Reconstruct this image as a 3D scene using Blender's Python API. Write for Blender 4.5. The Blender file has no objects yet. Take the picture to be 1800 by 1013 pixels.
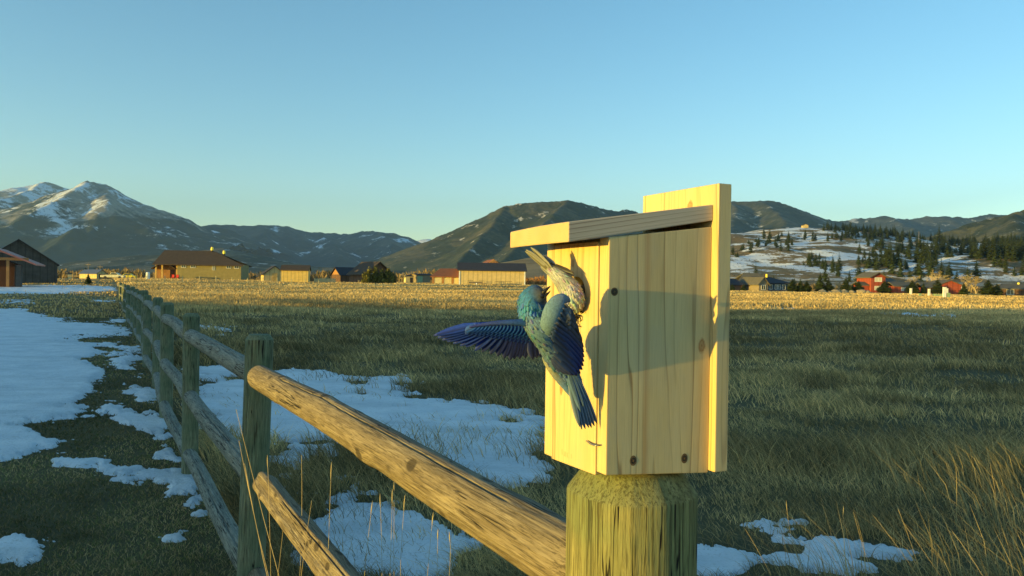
import bpy, bmesh, math, random
import numpy as np
from mathutils import Vector, Matrix
random.seed(7); RNG = np.random.default_rng(7)
SC = bpy.context.scene
# ------------------------------------------------------------------ camera
F, CX, CY = 1400.0, 900.0, 506.5           # focal length in pixels of the 1800 px wide photograph
CAMZ = 1.33
TH, RO = math.radians(0.29), math.radians(0.8)
fw = np.array([0, math.cos(TH), -math.sin(TH)]); u0 = np.array([0, math.sin(TH), math.cos(TH)]); r0 = np.array([1., 0, 0])
RT = math.cos(RO)*r0 + math.sin(RO)*u0; UP = -math.sin(RO)*r0 + math.cos(RO)*u0
cd = bpy.data.cameras.new('camera'); cam = bpy.data.objects.new('camera', cd); SC.collection.objects.link(cam)
cd.sensor_width = 36; cd.lens = 36*F/1800; cd.clip_start = 0.05; cd.clip_end = 60000
cam.matrix_world = Matrix(((RT[0], UP[0], -fw[0], 0), (RT[1], UP[1], -fw[1], 0), (RT[2], UP[2], -fw[2], CAMZ), (0, 0, 0, 1)))
SC.camera = cam
def P(px, py, Y):
    """the world point at distance Y in front of the camera that the photo shows at (px, py)"""
    d = fw + RT*(px-CX)/F + UP*(CY-py)/F
    return Vector((d[0]*Y/d[1], Y, CAMZ + d[2]*Y/d[1]))
def proj(x, y, z):
    v = np.stack([x, y, z-CAMZ], -1); w = v@fw
    w = np.where(w > .01, w, .01)
    return CX + F*(v@RT)/w, CY - F*(v@UP)/w
# ------------------------------------------------------------------ light
SUN_EL = math.radians(2.0)
SX, SY = -0.870, -0.492                      # horizontal direction towards the sun
TE = math.tan(SUN_EL)
world = bpy.data.worlds.new('World'); SC.world = world; world.use_nodes = True
wn = world.node_tree.nodes; wl = world.node_tree.links
bg = wn['Background']; sky = wn.new('ShaderNodeTexSky'); sky.sky_type = 'NISHITA'; sky.sun_disc = False
sky.sun_elevation = math.radians(6.0); sky.sun_rotation = math.atan2(SX, SY); sky.altitude = 1500
sky.air_density = 1.0; sky.dust_density = 0.6; sky.ozone_density = 1.6
bg.inputs[1].default_value = 0.15
tint = wn.new('ShaderNodeMix'); tint.data_type = 'RGBA'; tint.blend_type = 'MULTIPLY'; tint.inputs[0].default_value = 1; tint.inputs[7].default_value = (1.0, 1.01, .92, 1)
hsv = wn.new('ShaderNodeHueSaturation'); hsv.inputs['Saturation'].default_value = 1.24; hsv.inputs['Value'].default_value = .98
wl.new(sky.outputs[0], tint.inputs[6]); wl.new(tint.outputs[2], hsv.inputs['Color']); wl.new(hsv.outputs[0], bg.inputs[0])
sd = bpy.data.lights.new('sun', 'SUN'); sun = bpy.data.objects.new('sun', sd); SC.collection.objects.link(sun)
sd.energy = 3.3; sd.angle = math.radians(0.5); sd.color = (1.0, 0.69, 0.11)
sun.rotation_euler = Vector((SX*math.cos(SUN_EL), SY*math.cos(SUN_EL), math.sin(SUN_EL))).to_track_quat('Z', 'Y').to_euler()
vs = SC.view_settings; vs.view_transform = 'Standard'; vs.look = 'None'; vs.exposure = 1.3; vs.gamma = 1
SC.cycles.max_bounces = 5; SC.cycles.diffuse_bounces = 3; SC.cycles.volume_bounces = 0
# ------------------------------------------------------------------ helpers
def tag(o, label=None, cat=None, group=None, kind=None):
    if label: o['label'] = label
    if cat: o['category'] = cat
    if group: o['group'] = group
    if kind: o['kind'] = kind
    return o
def link(o, parent=None):
    SC.collection.objects.link(o)
    if parent is not None: o.parent = parent
    return o
def empty(name, loc, label, cat, rz=0, group=None):
    o = bpy.data.objects.new(name, None); o.empty_display_size = .1; link(o)
    o.location = loc; o.rotation_euler = (0, 0, rz)
    return tag(o, label, cat, group)
def npmesh(name, V, Fc, mat, parent=None, smooth=False, attrs=None, cols=None):
    """V (n,3), Fc (m,k) faces of one size k, or a list of such arrays"""
    V = np.asarray(V, np.float32)
    if not isinstance(Fc, list): Fc = [Fc]
    Fc = [np.asarray(f, np.int32) for f in Fc if len(f)]
    me = bpy.data.meshes.new(name)
    me.vertices.add(len(V)); me.vertices.foreach_set('co', V.ravel())
    nl = sum(f.size for f in Fc); nf = sum(len(f) for f in Fc)
    me.loops.add(nl); me.loops.foreach_set('vertex_index', np.concatenate([f.ravel() for f in Fc]))
    me.polygons.add(nf)
    tot = np.concatenate([np.full(len(f), f.shape[1], np.int32) for f in Fc])
    me.polygons.foreach_set('loop_start', np.concatenate([[0], np.cumsum(tot)[:-1]]).astype(np.int32))
    me.polygons.foreach_set('loop_total', tot)
    me.update(calc_edges=True)
    me.polygons.foreach_set('use_smooth', np.full(nf, smooth))
    if attrs:
        for k, a in attrs.items():
            at = me.attributes.new(k, 'FLOAT', 'POINT'); at.data.foreach_set('value', np.asarray(a, np.float32))
    if cols is not None:
        at = me.attributes.new('Col', 'FLOAT_COLOR', 'POINT')
        c = np.ones((len(V), 4), np.float32); c[:, :3] = cols; at.data.foreach_set('color', c.ravel())
    o = bpy.data.objects.new(name, me); link(o, parent)
    if mat: me.materials.append(mat)
    return o
class MB:
    """collects faces for ONE mesh"""
    def __init__(s): s.v = []; s.f = []
    def add(s, vs, fs):
        n = len(s.v); s.v += [tuple(v) for v in vs]; s.f += [tuple(i+n for i in f) for f in fs]
    def box(s, x0, x1, y0, y1, z0, z1, M=None):
        vs = [Vector(p) for p in ((x0,y0,z0),(x1,y0,z0),(x1,y1,z0),(x0,y1,z0),(x0,y0,z1),(x1,y0,z1),(x1,y1,z1),(x0,y1,z1))]
        if M: vs = [M@v for v in vs]
        s.add(vs, [(0,3,2,1),(4,5,6,7),(0,1,5,4),(1,2,6,5),(2,3,7,6),(3,0,4,7)])
    def tube(s, pts, rad, n=8, cap=True):
        pts = [Vector(p) for p in pts]; rad = rad if hasattr(rad, '__len__') else [rad]*len(pts)
        rings = []; prev = None
        for i, p in enumerate(pts):
            t = (pts[min(i+1, len(pts)-1)] - pts[max(i-1, 0)]).normalized()
            if prev is None: a = t.orthogonal().normalized()
            else: a = (prev - t*prev.dot(t)).normalized()
            prev = a; b = t.cross(a)
            rings.append([p + (a*math.cos(2*math.pi*k/n) + b*math.sin(2*math.pi*k/n))*rad[i] for k in range(n)])
        vs = [v for r in rings for v in r]; fs = []
        for i in range(len(pts)-1):
            for k in range(n):
                k2 = (k+1) % n; fs.append((i*n+k, i*n+k2, (i+1)*n+k2, (i+1)*n+k))
        if cap: fs += [tuple(range(n-1, -1, -1)), tuple((len(pts)-1)*n+k for k in range(n))]
        s.add(vs, fs)
    def build(s, name, mat, parent=None, smooth=False, bevel=0):
        me = bpy.data.meshes.new(name); me.from_pydata(s.v, [], s.f); me.update()
        if smooth: me.polygons.foreach_set('use_smooth', [True]*len(me.polygons))
        o = bpy.data.objects.new(name, me); link(o, parent)
        if mat: me.materials.append(mat)
        if bevel:
            b = o.modifiers.new('bevel', 'BEVEL'); b.width = bevel; b.segments = 2
        return o
# value noise
_T = RNG.random((256, 256))
def vnoise(x, y):
    xi = np.floor(x).astype(int); yi = np.floor(y).astype(int); fx = x-xi; fy = y-yi
    fx = fx*fx*(3-2*fx); fy = fy*fy*(3-2*fy)
    a = _T[xi & 255, yi & 255]; b = _T[(xi+1) & 255, yi & 255]; c = _T[xi & 255, (yi+1) & 255]; d = _T[(xi+1) & 255, (yi+1) & 255]
    return (a*(1-fx)+b*fx)*(1-fy) + (c*(1-fx)+d*fx)*fy
def fbm(x, y, octv=4, g=.5):
    s = 0; a = 1; t = 0
    for i in range(octv):
        s = s + a*(vnoise(x*2**i+17*i, y*2**i+31*i)*2-1); t += a; a *= g
    return s/t
def sstep(a, b, x):
    t = np.clip((x-a)/(b-a), 0, 1); return t*t*(3-2*t)
# ------------------------------------------------------------------ material nodes
class NT:
    def __init__(s, name):
        s.m = bpy.data.materials.new(name); s.m.use_nodes = True
        s.n = s.m.node_tree.nodes; s.l = s.m.node_tree.links; s.b = s.n['Principled BSDF']
        s.b.inputs['Specular IOR Level'].default_value = 0.25
    def node(s, t, **k):
        o = s.n.new(t)
        for a, v in k.items(): setattr(o, a, v)
        return o
    def setin(s, sock, v):
        if isinstance(v, bpy.types.NodeSocket): s.l.new(v, sock)
        elif isinstance(v, tuple) and len(v) == 3 and sock.type == 'RGBA': sock.default_value = (*v, 1)
        else: sock.default_value = v
    def math(s, op, a, b=0.0, c=None, clamp=False):
        o = s.node('ShaderNodeMath', operation=op, use_clamp=clamp); s.setin(o.inputs[0], a); s.setin(o.inputs[1], b)
        if c is not None: s.setin(o.inputs[2], c)
        return o.outputs[0]
    def coord(s, w='Object'): return s.node('ShaderNodeTexCoord').outputs[w]
    def pos(s): return s.node('ShaderNodeNewGeometry').outputs['Position']
    def map(s, v, scale=(1,1,1), loc=(0,0,0)):
        o = s.node('ShaderNodeMapping'); s.l.new(v, o.inputs[0]); o.inputs['Scale'].default_value = scale; o.inputs['Location'].default_value = loc
        return o.outputs[0]
    def noise(s, v, scale=5, detail=4, rough=.5, dist=0):
        o = s.node('ShaderNodeTexNoise'); s.l.new(v, o.inputs['Vector']); o.inputs['Scale'].default_value = scale
        o.inputs['Detail'].default_value = detail; o.inputs['Roughness'].default_value = rough; o.inputs['Distortion'].default_value = dist
        return o.outputs[0]
    def ramp(s, f, stops, interp='LINEAR'):
        o = s.node('ShaderNodeValToRGB'); s.setin(o.inputs[0], f); r = o.color_ramp; r.interpolation = interp
        while len(r.elements) < len(stops): r.elements.new(.5)
        for e, (p, c) in zip(r.elements, stops):
            e.position = p; e.color = (c, c, c, 1) if isinstance(c, (int, float)) else (*c, 1)
        return o.outputs[0]
    def mix(s, f, a, b, mode='MIX'):
        o = s.node('ShaderNodeMix', data_type='RGBA', blend_type=mode)
        s.setin(o.inputs[0], f); s.setin(o.inputs[6], a); s.setin(o.inputs[7], b); return o.outputs[2]
    def bump(s, h, strength=.3, dist=.01):
        o = s.node('ShaderNodeBump'); s.setin(o.inputs['Height'], h); o.inputs['Strength'].default_value = strength; o.inputs['Distance'].default_value = dist
        s.l.new(o.outputs[0], s.b.inputs['Normal']); return o
    def out(s, col, rough=.7, metal=0.):
        s.setin(s.b.inputs['Base Color'], col); s.setin(s.b.inputs['Roughness'], rough); s.b.inputs['Metallic'].default_value = metal
        return s.m
    def sep(s, v):
        o = s.node('ShaderNodeSeparateXYZ'); s.l.new(v, o.inputs[0]); return o.outputs
def plain(name, col, rough=.7, metal=0., var=.25, scale=3.):
    t = NT(name); n = t.noise(t.coord(), scale, 5, .6)
    c2 = tuple(c*(1-var) for c in col); c3 = tuple(min(1, c*(1+var)) for c in col)
    return t.out(t.ramp(n, [(.3, c2), (.7, c3)]), rough, metal)
def attrcol(name, rough=.7, var=.15, scale=300, spec=.2):
    t = NT(name); a = t.node('ShaderNodeAttribute', attribute_name='Col')
    n = t.noise(t.coord(), scale, 4, .7)
    c = t.mix(1.0, a.outputs['Color'], t.ramp(n, [(.3, 1-var), (.7, 1+var)]), 'MULTIPLY')
    t.b.inputs['Specular IOR Level'].default_value = spec
    return t.out(c, rough), t
def board_mat(name, light, mid, line, knots=(), seed=0., ringscale=120., streaks=(), endgrain=False, rough_mill=False, flat=False, line_k=.72):
    """sawn pine: local x = width, y = thickness, z = length; knots are (x, z, radius)"""
    t = NT(name); co = t.coord(); L = t.map(co, (1, 1, .055), (seed, seed*.37, seed*.11))
    wob = t.noise(L, 14, 3, .5)
    # distance from the pith, some way off the board
    x, y, z = t.sep(L)
    if endgrain:
        rr = t.math('SQRT', t.math('ADD', t.math('POWER', t.math('ADD', x, -.088-seed), 2), t.math('POWER', t.math('ADD', y, -.040-seed*.37), 2)))
        ph = t.math('ADD', t.math('MULTIPLY', rr, 2*ringscale), t.math('MULTIPLY', wob, 1.6))
    else:
        ph = t.math('ADD', t.math('MULTIPLY', x, ringscale), t.math('MULTIPLY', wob, 12.))
    if flat: ph = t.math('ADD', t.math('ADD', t.math('MULTIPLY', y, 230.), t.math('MULTIPLY', x, 25.)), t.math('MULTIPLY', wob, 3.))
    saw = t.math('FRACT', ph)
    ring = t.ramp(saw, [(0, 0.), (.5, .05), (.82, .22), (.91, 1.), (.96, 1.), (1., .0)])
    amp = t.noise(t.map(co, (30, 30, 1.5), (seed, 0, 0)), 1.0, 2, .5)
    ring = t.math('MULTIPLY', ring, t.ramp(amp, [(.38, .12), (.6, 1.)]))
    fine = t.noise(t.map(co, (900, 900, 25)), 1.0, 3, .6)
    base = t.mix(t.noise(t.map(co, (14, 14, 3), (seed, 1, 2)), light, mid) if False else t.ramp(t.noise(t.map(co, (14, 14, 3), (seed, 1, 2)), 1., 3, .6), [(.35, 0.), (.7, 1.)]), light, mid)
    col = t.mix(t.math('MULTIPLY', ring, line_k), base, line)
    col = t.mix(t.math('MULTIPLY', t.ramp(fine, [(.45, 0.), (.75, 1.)]), .25), col, line)
    hx, hy, hz = t.sep(co)
    for (kx, kz, kr) in knots:
        dx = t.math('DIVIDE', t.math('ADD', hx, -kx), kr); dz = t.math('DIVIDE', t.math('ADD', hz, -kz), kr*1.7)
        d = t.math('SQRT', t.math('ADD', t.math('MULTIPLY', dx, dx), t.math('MULTIPLY', dz, dz)))
        d = t.math('ADD', d, t.math('MULTIPLY', t.math('ADD', t.noise(co, 260, 2), -.5), .7))
        col = t.mix(t.ramp(d, [(0., .9), (.35, .55), (.55, .85), (1.0, 0.)]), col, (.30, .13, .035))
    for (sx, sw) in streaks:
        d = t.math('ABSOLUTE', t.math('DIVIDE', t.math('ADD', t.math('ADD', hx, -sx), t.math('MULTIPLY', t.math('ADD', wob, -.5), .02)), sw))
        col = t.mix(t.ramp(d, [(0., .6), (1., 0.)]), col, (.42, .2, .06))
    st_ = t.noise(t.map(co, (22, 22, 7), (seed+5, 2, 1)), 1., 5, .7); col = t.mix(t.ramp(st_, [(.48, 0.), (.72, .38)]), col, (.44, .38, .27))
    h = t.math('ADD', t.math('MULTIPLY', ring, -.5), t.math('MULTIPLY', fine, .5))
    if rough_mill:
        mm = t.noise(t.map(co, (260, 260, 45), (3, 3, 3)), 1.0, 3, .6)
        msk = t.ramp(t.noise(t.map(co, (9, 9, 5), (1, 4, 0)), 1., 1), [(.55, 0.), (.65, 1.)])
        h = t.math('ADD', h, t.math('MULTIPLY', t.math('MULTIPLY', t.ramp(mm, [(.55, 0.), (.65, 1.)]), msk), .9))
    t.bump(h, .35, .0004)
    t.b.inputs['Specular IOR Level'].default_value = .3
    return t.out(col, .55)
def log_mat(name, c1, c2, c3, seed=0., crack=1., knots=True, green=None):
    """weathered round timber, local z = length"""
    t = NT(name); co = t.coord()
    L = t.map(co, (1, 1, .09), (seed, seed, seed*.1))
    n1 = t.noise(L, 55, 6, .7, 1.); n2 = t.noise(t.map(co, (1, 1, .035), (seed, 3, 0)), 330, 4, .75, .4); n3 = t.noise(co, 4, 3)
    swirl = t.node('ShaderNodeTexWave', wave_type='BANDS', bands_direction='X'); t.l.new(t.map(co, (1, 1, .13), (seed, 0, 0)), swirl.inputs[0])
    swirl.inputs['Scale'].default_value = 26; swirl.inputs['Distortion'].default_value = 9; swirl.inputs['Detail'].default_value = 2.5; swirl.inputs['Detail Scale'].default_value = 1.2
    col = t.ramp(n1, [(.3, c2), (.55, c1), (.75, c3)])
    col = t.mix(t.math('MULTIPLY', t.ramp(swirl.outputs[1], [(0., .75), (.35, 0.)]), t.ramp(n3, [(.35, .15), (.6, .8)])), col, c2)
    if green: col = t.mix(t.ramp(t.noise(co, 7, 3), [(.4, 0.), (.65, .75)]), col, green)
    ck = t.noise(t.map(co, (1, 1, .028), (seed*3, 1, 0)), 85, 2, .5)
    ckm = t.ramp(t.math('ABSOLUTE', t.math('ADD', ck, -.5)), [(0., 1.), (.012*crack, 1.), (.022*crack, 0.)])
    ckm = t.math('MULTIPLY', ckm, t.ramp(t.noise(t.map(co, (8, 8, 3), (seed, 2, 0)), 1, 1), [(.45, 0.), (.52, 1.)]))
    nz = t.math('ABSOLUTE', t.sep(t.coord('Normal'))[2]); ckm = t.math('MULTIPLY', ckm, t.ramp(nz, [(.25, 1.), (.4, 0.)]))
    col = t.mix(t.math('MULTIPLY', t.ramp(n2, [(.48, 0.), (.60, 1.)]), .75), col, tuple(v*.42 for v in c2))
    if knots:
        ka = t.node('ShaderNodeAttribute', attribute_name='knot'); col = t.mix(t.math('MULTIPLY', t.ramp(ka.outputs['Fac'], [(.25, 0.), (.5, 1.)]), .8), col, tuple(v*.3 for v in c2))
        vo = t.node('ShaderNodeTexVoronoi'); t.l.new(t.map(co, (1, 1, .45), (seed, 2, 1)), vo.inputs[0]); vo.inputs['Scale'].default_value = 11
        kd = t.math('ADD', vo.outputs['Distance'], t.math('MULTIPLY', t.math('ADD', n3, -.5), .25)); km = t.ramp(kd, [(.0, 1.), (.05, .9), (.085, .3), (.12, .0)])
        col = t.mix(t.math('MULTIPLY', km, .85), col, tuple(v*.35 for v in c2)); n1 = t.math('ADD', n1, t.math('MULTIPLY', t.ramp(kd, [(.0, 0.), (.07, .2), (.11, 1.), (.2, .0)]), .5))
    col = t.mix(ckm, col, (.012, .010, .008))
    h = t.math('ADD', t.math('MULTIPLY', n1, .8), t.math('MULTIPLY', n2, .5))
    h = t.math('ADD', h, t.math('MULTIPLY', ckm, -2.))
    t.bump(h, .9, .0035)
    return t.out(col, .8)
# ------------------------------------------------------------------ terrain height
_bx = np.array([-900, 0, 350, 560, 700, 900, 1300, 1500, 1800, 2700.]); _by = np.array([489, 489, 491, 497, 497.5, 501, 512, 515, 521, 535.])
_bz = np.array([P(a, b, 220.)[2] for a, b in zip(_bx, _by)])
def gnd(x, y):
    x = np.asarray(x, float); y = np.asarray(y, float)
    r = np.hypot(x, y); ys = np.where(y > 1, y, 1)
    az = np.where(y > 1, CX + F*x/ys, np.where(x > 0, 2700, -900))
    b = np.interp(az, _bx, _bz)*sstep(-20, 60, y)
    return b*sstep(40, 235, r) + .035*fbm(x*.35, y*.35, 3)*sstep(1.5, 6, r)
def G(x, y): return float(gnd(x, y))
# fence line
FD = np.array([-.452, .892]); FP0 = np.array([.147, .955]); FL = 2.47
FN = np.array([.892, .452])                    # to the right of the fence (field side)
def fside(x, y): return (x-FP0[0])*FN[0] + (y-FP0[1])*FN[1]
# snow outlines as seen in the photograph (they become a sheet of real thickness on the ground)
SNOW = [
 [(-120,541),(35,543),(75,557),(180,569),(228,581),(175,591),(110,594),(165,606),(190,618),(150,631),(178,655),(165,680),(150,705),(215,722),(120,738),(60,746),(105,770),(152,766),(120,782),(70,797),(30,815),(-120,865)],
 [(135,712),(200,704),(240,722),(280,728),(303,760),(308,812),(285,803),(272,776),(240,752),(190,735)],
 [(60,799),(170,803),(240,824),(335,836),(348,870),(364,905),(315,913),(322,885),(300,850),(220,836),(100,826)],
 [(215,680),(278,680),(283,716),(258,713),(240,700)],
 [(180,625),(232,628),(243,655),(225,652),(190,640)], [(165,605),(250,612),(250,622),(215,622)],
 [(-60,955),(25,935),(70,952),(85,1000),(-60,1000)], [(72,947),(98,946),(98,950),(75,951)], [(297,937),(312,937),(312,944),(297,944)],
 [(-120,501),(60,501),(195,503),(205,511),(100,517),(-120,517)], [(192,559),(216,561),(214,568),(196,566)], [(205,586),(225,585),(218,591)],
 [(335,655),(400,645),(430,655),(560,652),(618,662),(640,674),(700,660),(745,663),(700,688),(765,702),(800,705),(870,712),(965,728),(965,850),(880,846),(800,832),(700,802),(610,765),(585,800),(520,838),(450,800),(335,745)],
 [(485,828),(560,842),(630,850),(710,880),(760,902),(820,960),(810,1020),(560,1020),(545,940),(505,880)],
 [(1340,914),(1425,915),(1435,921),(1355,920)], [(1318,926),(1400,932),(1480,952),(1600,974),(1600,984),(1480,972),(1400,958),(1330,938)], [(1380,975),(1480,985),(1540,1000),(1420,1000)],
 [(1200,966),(1270,968),(1300,985),(1290,1010),(1200,1010)],
 [(1530,550),(1690,554),(1680,559),(1560,557)], [(1600,526.5),(1665,527.5),(1660,530),(1605,529)], [(1350,541),(1400,542),(1398,544),(1352,543)],
 [(352,573),(405,575),(402,581),(355,580)], [(475,500),(505,500),(503,503),(473,503)], [(655,498),(700,498),(700,501),(655,501)], [(830,501.5),(915,503),(912,505),(840,504)],
 [(60,533),(-60,532),(-60,528),(50,529)], [(165,529),(200,529),(200,531),(168,531)],
]
def snowmask(x, y):
    px, py = proj(x, y, gnd(x, y)); best = np.full(px.shape, -60.)
    for poly in SNOW:
        p = np.array(poly, float); a = p; b = np.roll(p, -1, 0)
        sel = (px > p[:,0].min()-70) & (px < p[:,0].max()+70) & (py > p[:,1].min()-30) & (py < p[:,1].max()+30)
        if not sel.any(): continue
        X = px[sel]; Y = py[sel]; ins = np.zeros(X.shape, bool); dm = np.full(X.shape, 1e9)
        for (x0, y0), (x1, y1) in zip(a, b):
            c = ((y0 > Y) != (y1 > Y)) & (X < (x1-x0)*(Y-y0)/(y1-y0+1e-12)+x0); ins ^= c
            ex, ey = x1-x0, (y1-y0)*2.2; qx, qy = X-x0, (Y-y0)*2.2
            t = np.clip((qx*ex+qy*ey)/(ex*ex+ey*ey+1e-9), 0, 1); dm = np.minimum(dm, np.hypot(qx-t*ex, qy-t*ey))
        sdv = np.where(ins, dm, -dm); best[sel] = np.maximum(best[sel], sdv)
    r = np.hypot(x, y)
    k = np.clip(py-490, 6, 400)/60.
    n = fbm(x*1.3, y*1.3, 4, .6)*13*k**.7 + fbm(x*7+3, y*7, 5, .7)*15*k**.6
    field = (fside(x, y) > .1) & (r < 14)
    n2 = np.where(field, np.minimum(0, (fbm(x*2.2+9, y*2.2, 3)+.12)*-1)*0 - 70*np.clip(fbm(x*1.7+9, y*2.6+4, 4)-.04, 0, 1)*2.2, 0)
    n3 = -60*np.clip(fbm(x*.9+2, y*1.7, 4)-.26, 0, 1)*(~field)
    return best + n*1.1 + n2*.8 + n3 + .5 + 5*field
# ------------------------------------------------------------------ ground
def polar(r0_, r1_, nr, na, amax):
    r = np.exp(np.linspace(math.log(r0_), math.log(r1_), nr)); a = np.linspace(-amax, amax, na)
    A, R = np.meshgrid(a, r); X = R*np.sin(A); Y = R*np.cos(A)
    i = np.arange(nr-1)[:, None]*na + np.arange(na-1)[None]; i = i.ravel()
    return X, Y, np.stack([i, i+1, i+1+na, i+na], 1)
t = NT('soil_and_thatch'); pp = t.pos()
n1 = t.noise(pp, 1.2, 6, .65); n2 = t.noise(pp, 40, 4, .7); n3 = t.noise(t.map(pp, (.02, .05, .02)), 1., 4, .6)
c = t.ramp(n1, [(.3, (.07, .062, .03)), (.5, (.11, .095, .042)), (.7, (.18, .14, .06))])
c = t.mix(t.ramp(n2, [(.35, 0.), (.7, .6)]), c, (.12, .10, .045))
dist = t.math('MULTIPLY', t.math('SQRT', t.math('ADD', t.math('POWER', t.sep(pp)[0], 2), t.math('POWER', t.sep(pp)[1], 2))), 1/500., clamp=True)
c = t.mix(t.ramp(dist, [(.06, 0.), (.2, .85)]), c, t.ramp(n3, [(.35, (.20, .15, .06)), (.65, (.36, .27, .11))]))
t.bump(t.math('ADD', n2, n1), .8, .03); M_soil = t.out(c, .95)
# one sheet: dense near the camera, reaching far past the foothills, and behind the camera
rr = np.concatenate([[0.02], np.exp(np.linspace(math.log(.6), math.log(9000), 150))]); aa = np.linspace(-math.pi, math.pi, 361)
A_, R_ = np.meshgrid(aa, rr); GX = R_*np.sin(A_); GY = R_*np.cos(A_); GZ = gnd(GX, GY) - 0.0006*np.clip(R_-600, 0, None)
ii = (np.arange(len(rr)-1)[:, None]*361 + np.arange(360)[None]).ravel()
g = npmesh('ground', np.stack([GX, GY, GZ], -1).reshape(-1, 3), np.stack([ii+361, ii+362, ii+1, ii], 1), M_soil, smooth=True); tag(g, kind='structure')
# unseen bank, added behind the camera and shaped to shade lawn and near field
def Hs(u):
    return np.interp(u, [-60, 3.10, 3.19, 27, 30.5, 33, 38, 52, 75, 90, 140], [.36, .36, 1.5, 2.2, 2.1, .7, .45, .3, .1, -.4, -.6])
T0 = 14.
uu = np.concatenate([np.linspace(-60, 3.0, 60), np.linspace(3.02, 3.3, 15), np.linspace(3.4, 140, 160)])
V = []; 
for u in uu:
    h = float(Hs(u)) + T0*TE + .05*float(fbm(np.array(u*.6), np.array(.3), 3))*(1 if abs(u-3.15) > .3 else 0)
    for (tt, hh) in ((-T0+4, -.3), (-T0+.8, h*.8), (-T0, h), (-T0-.8, h*.8), (-T0-4, -.3)):
        V.append((-SX*tt + SY*u, -SY*tt - SX*u, hh))
V = np.array(V); Fq = []
for i in range(len(uu)-1):
    for k in range(4): Fq.append((i*5+k, i*5+k+1, (i+1)*5+k+1, (i+1)*5+k))
tag(npmesh('shade_caster', V, np.array(Fq), M_soil), kind='structure')
# snow sheet
t = NT('old_snow'); pp = t.pos()
n1 = t.noise(pp, 2.5, 5, .6); n2 = t.noise(pp, 60, 4, .7); n3 = t.noise(pp, 9, 3, .6)
c = t.ramp(n1, [(.35, (.70, .74, .78)), (.65, (.86, .88, .90))])
c = t.mix(t.ramp(t.math('ADD', n2, t.math('MULTIPLY', n3, .3)), [(.70, 0.), (.85, .5)]), c, (.3, .27, .2))
c = t.mix(t.ramp(t.noise(t.map(pp, (.6, 2.2, 1)), 1., 5, .65), [(.48, 0.), (.66, .4)]), c, (.42, .46, .47))
t.bump(t.math('ADD', t.math('MULTIPLY', n3, 1.), t.math('MULTIPLY', n2, .5)), .8, .04); t.b.inputs['Subsurface Weight'].default_value = 0.0
M_snow = t.out(c, .6)
X, Y, Q = polar(1.7, 120, 620, 820, math.radians(49))
m = snowmask(X, Y); r = np.hypot(X, Y)
th = np.clip(m/14., -1, 1)*np.clip(.004+.0032*r, .010, .045) + np.where(m > 0, .007*fbm(X*6, Y*6, 3) + .004*fbm(X*28, Y*28, 3), 0)
Z = gnd(X, Y) + th; keep = (m.ravel()[Q] > -5).any(1)
Q2 = Q[keep]; ids = np.unique(Q2); rm = np.full(X.size, -1); rm[ids] = np.arange(len(ids))
tag(npmesh('snow_patches', np.stack([X, Y, Z], -1).reshape(-1, 3)[ids], rm[Q2][:, ::-1], M_snow, smooth=True), kind='structure')
# ------------------------------------------------------------------ grass
def blades(n, r0_, r1_, amax, accept, hfun, wfun, leanf, cfun, seg=3):
    r = np.exp(RNG.uniform(math.log(r0_), math.log(r1_), n)); a = RNG.uniform(-amax, amax, n)
    # clumping: several blades share a root zone
    x = r*np.sin(a); y = r*np.cos(a)
    k = RNG.random(n) < .6; q = RNG.integers(0, max(1, n//14), n)
    cxs = x[q]; cys = y[q]; rc = np.hypot(cxs, cys); sp = .02+.006*rc
    x = np.where(k, cxs + RNG.normal(0, 1, n)*sp, x); y = np.where(k, cys + RNG.normal(0, 1, n)*sp, y)
    ok = accept(x, y); x = x[ok]; y = y[ok]; r = np.hypot(x, y); n = len(x)
    h = hfun(x, y, r); w = wfun(r); lx, ly = leanf(x, y, r, h); z = gnd(x, y) - .01
    ang = RNG.uniform(0, math.pi, n); dx = np.cos(ang)*w/2; dy = np.sin(ang)*w/2
    V = np.zeros((n, 5, 3), np.float32)
    V[:, 0] = np.stack([x-dx, y-dy, z], -1); V[:, 1] = np.stack([x+dx, y+dy, z], -1)
    mx = x+lx*.35; my = y+ly*.35; mz = z+h*.6
    V[:, 2] = np.stack([mx-dx*.8, my-dy*.8, mz], -1); V[:, 3] = np.stack([mx+dx*.8, my+dy*.8, mz], -1)
    V[:, 4] = np.stack([x+lx, y+ly, z+h], -1)
    b = (np.arange(n)*5)[:, None]
    T = np.concatenate([b+[0, 1, 3], b+[0, 3, 2], b+[2, 3, 4]], 0)
    C = np.repeat(cfun(x, y, r, n)[:, None], 5, 1).reshape(-1, 3)
    return V.reshape(-1, 3), T, C
def join(parts):
    Vs, Ts, Cs = [], [], []; o = 0
    for V, T, C in parts: Vs.append(V); Ts.append(T+o); Cs.append(C); o += len(V)
    return np.concatenate(Vs), np.concatenate(Ts), np.concatenate(Cs)
t = NT('dry_grass'); a = t.node('ShaderNodeAttribute', attribute_name='Col')
t.b.inputs['Specular IOR Level'].default_value = .15
tr = t.node('ShaderNodeBsdfTranslucent'); t.l.new(a.outputs['Color'], tr.inputs[0]); t.out(a.outputs['Color'], .8)
ms = t.node('ShaderNodeMixShader'); ms.inputs[0].default_value = .3
t.l.new(t.b.outputs[0], ms.inputs[1]); t.l.new(tr.outputs[0], ms.inputs[2]); t.l.new(ms.outputs[0], t.n['Material Output'].inputs[0]); M_grass = t.m
DRY = np.array([(.62,.43,.18),(.43,.31,.13),(.70,.50,.21),(.29,.225,.10),(.25,.20,.09),(.50,.355,.16)])
def pick(pal, n, p=None): return pal[RNG.choice(len(pal), n, p=p)]*RNG.uniform(.7, 1.2, (n, 1))
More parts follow.
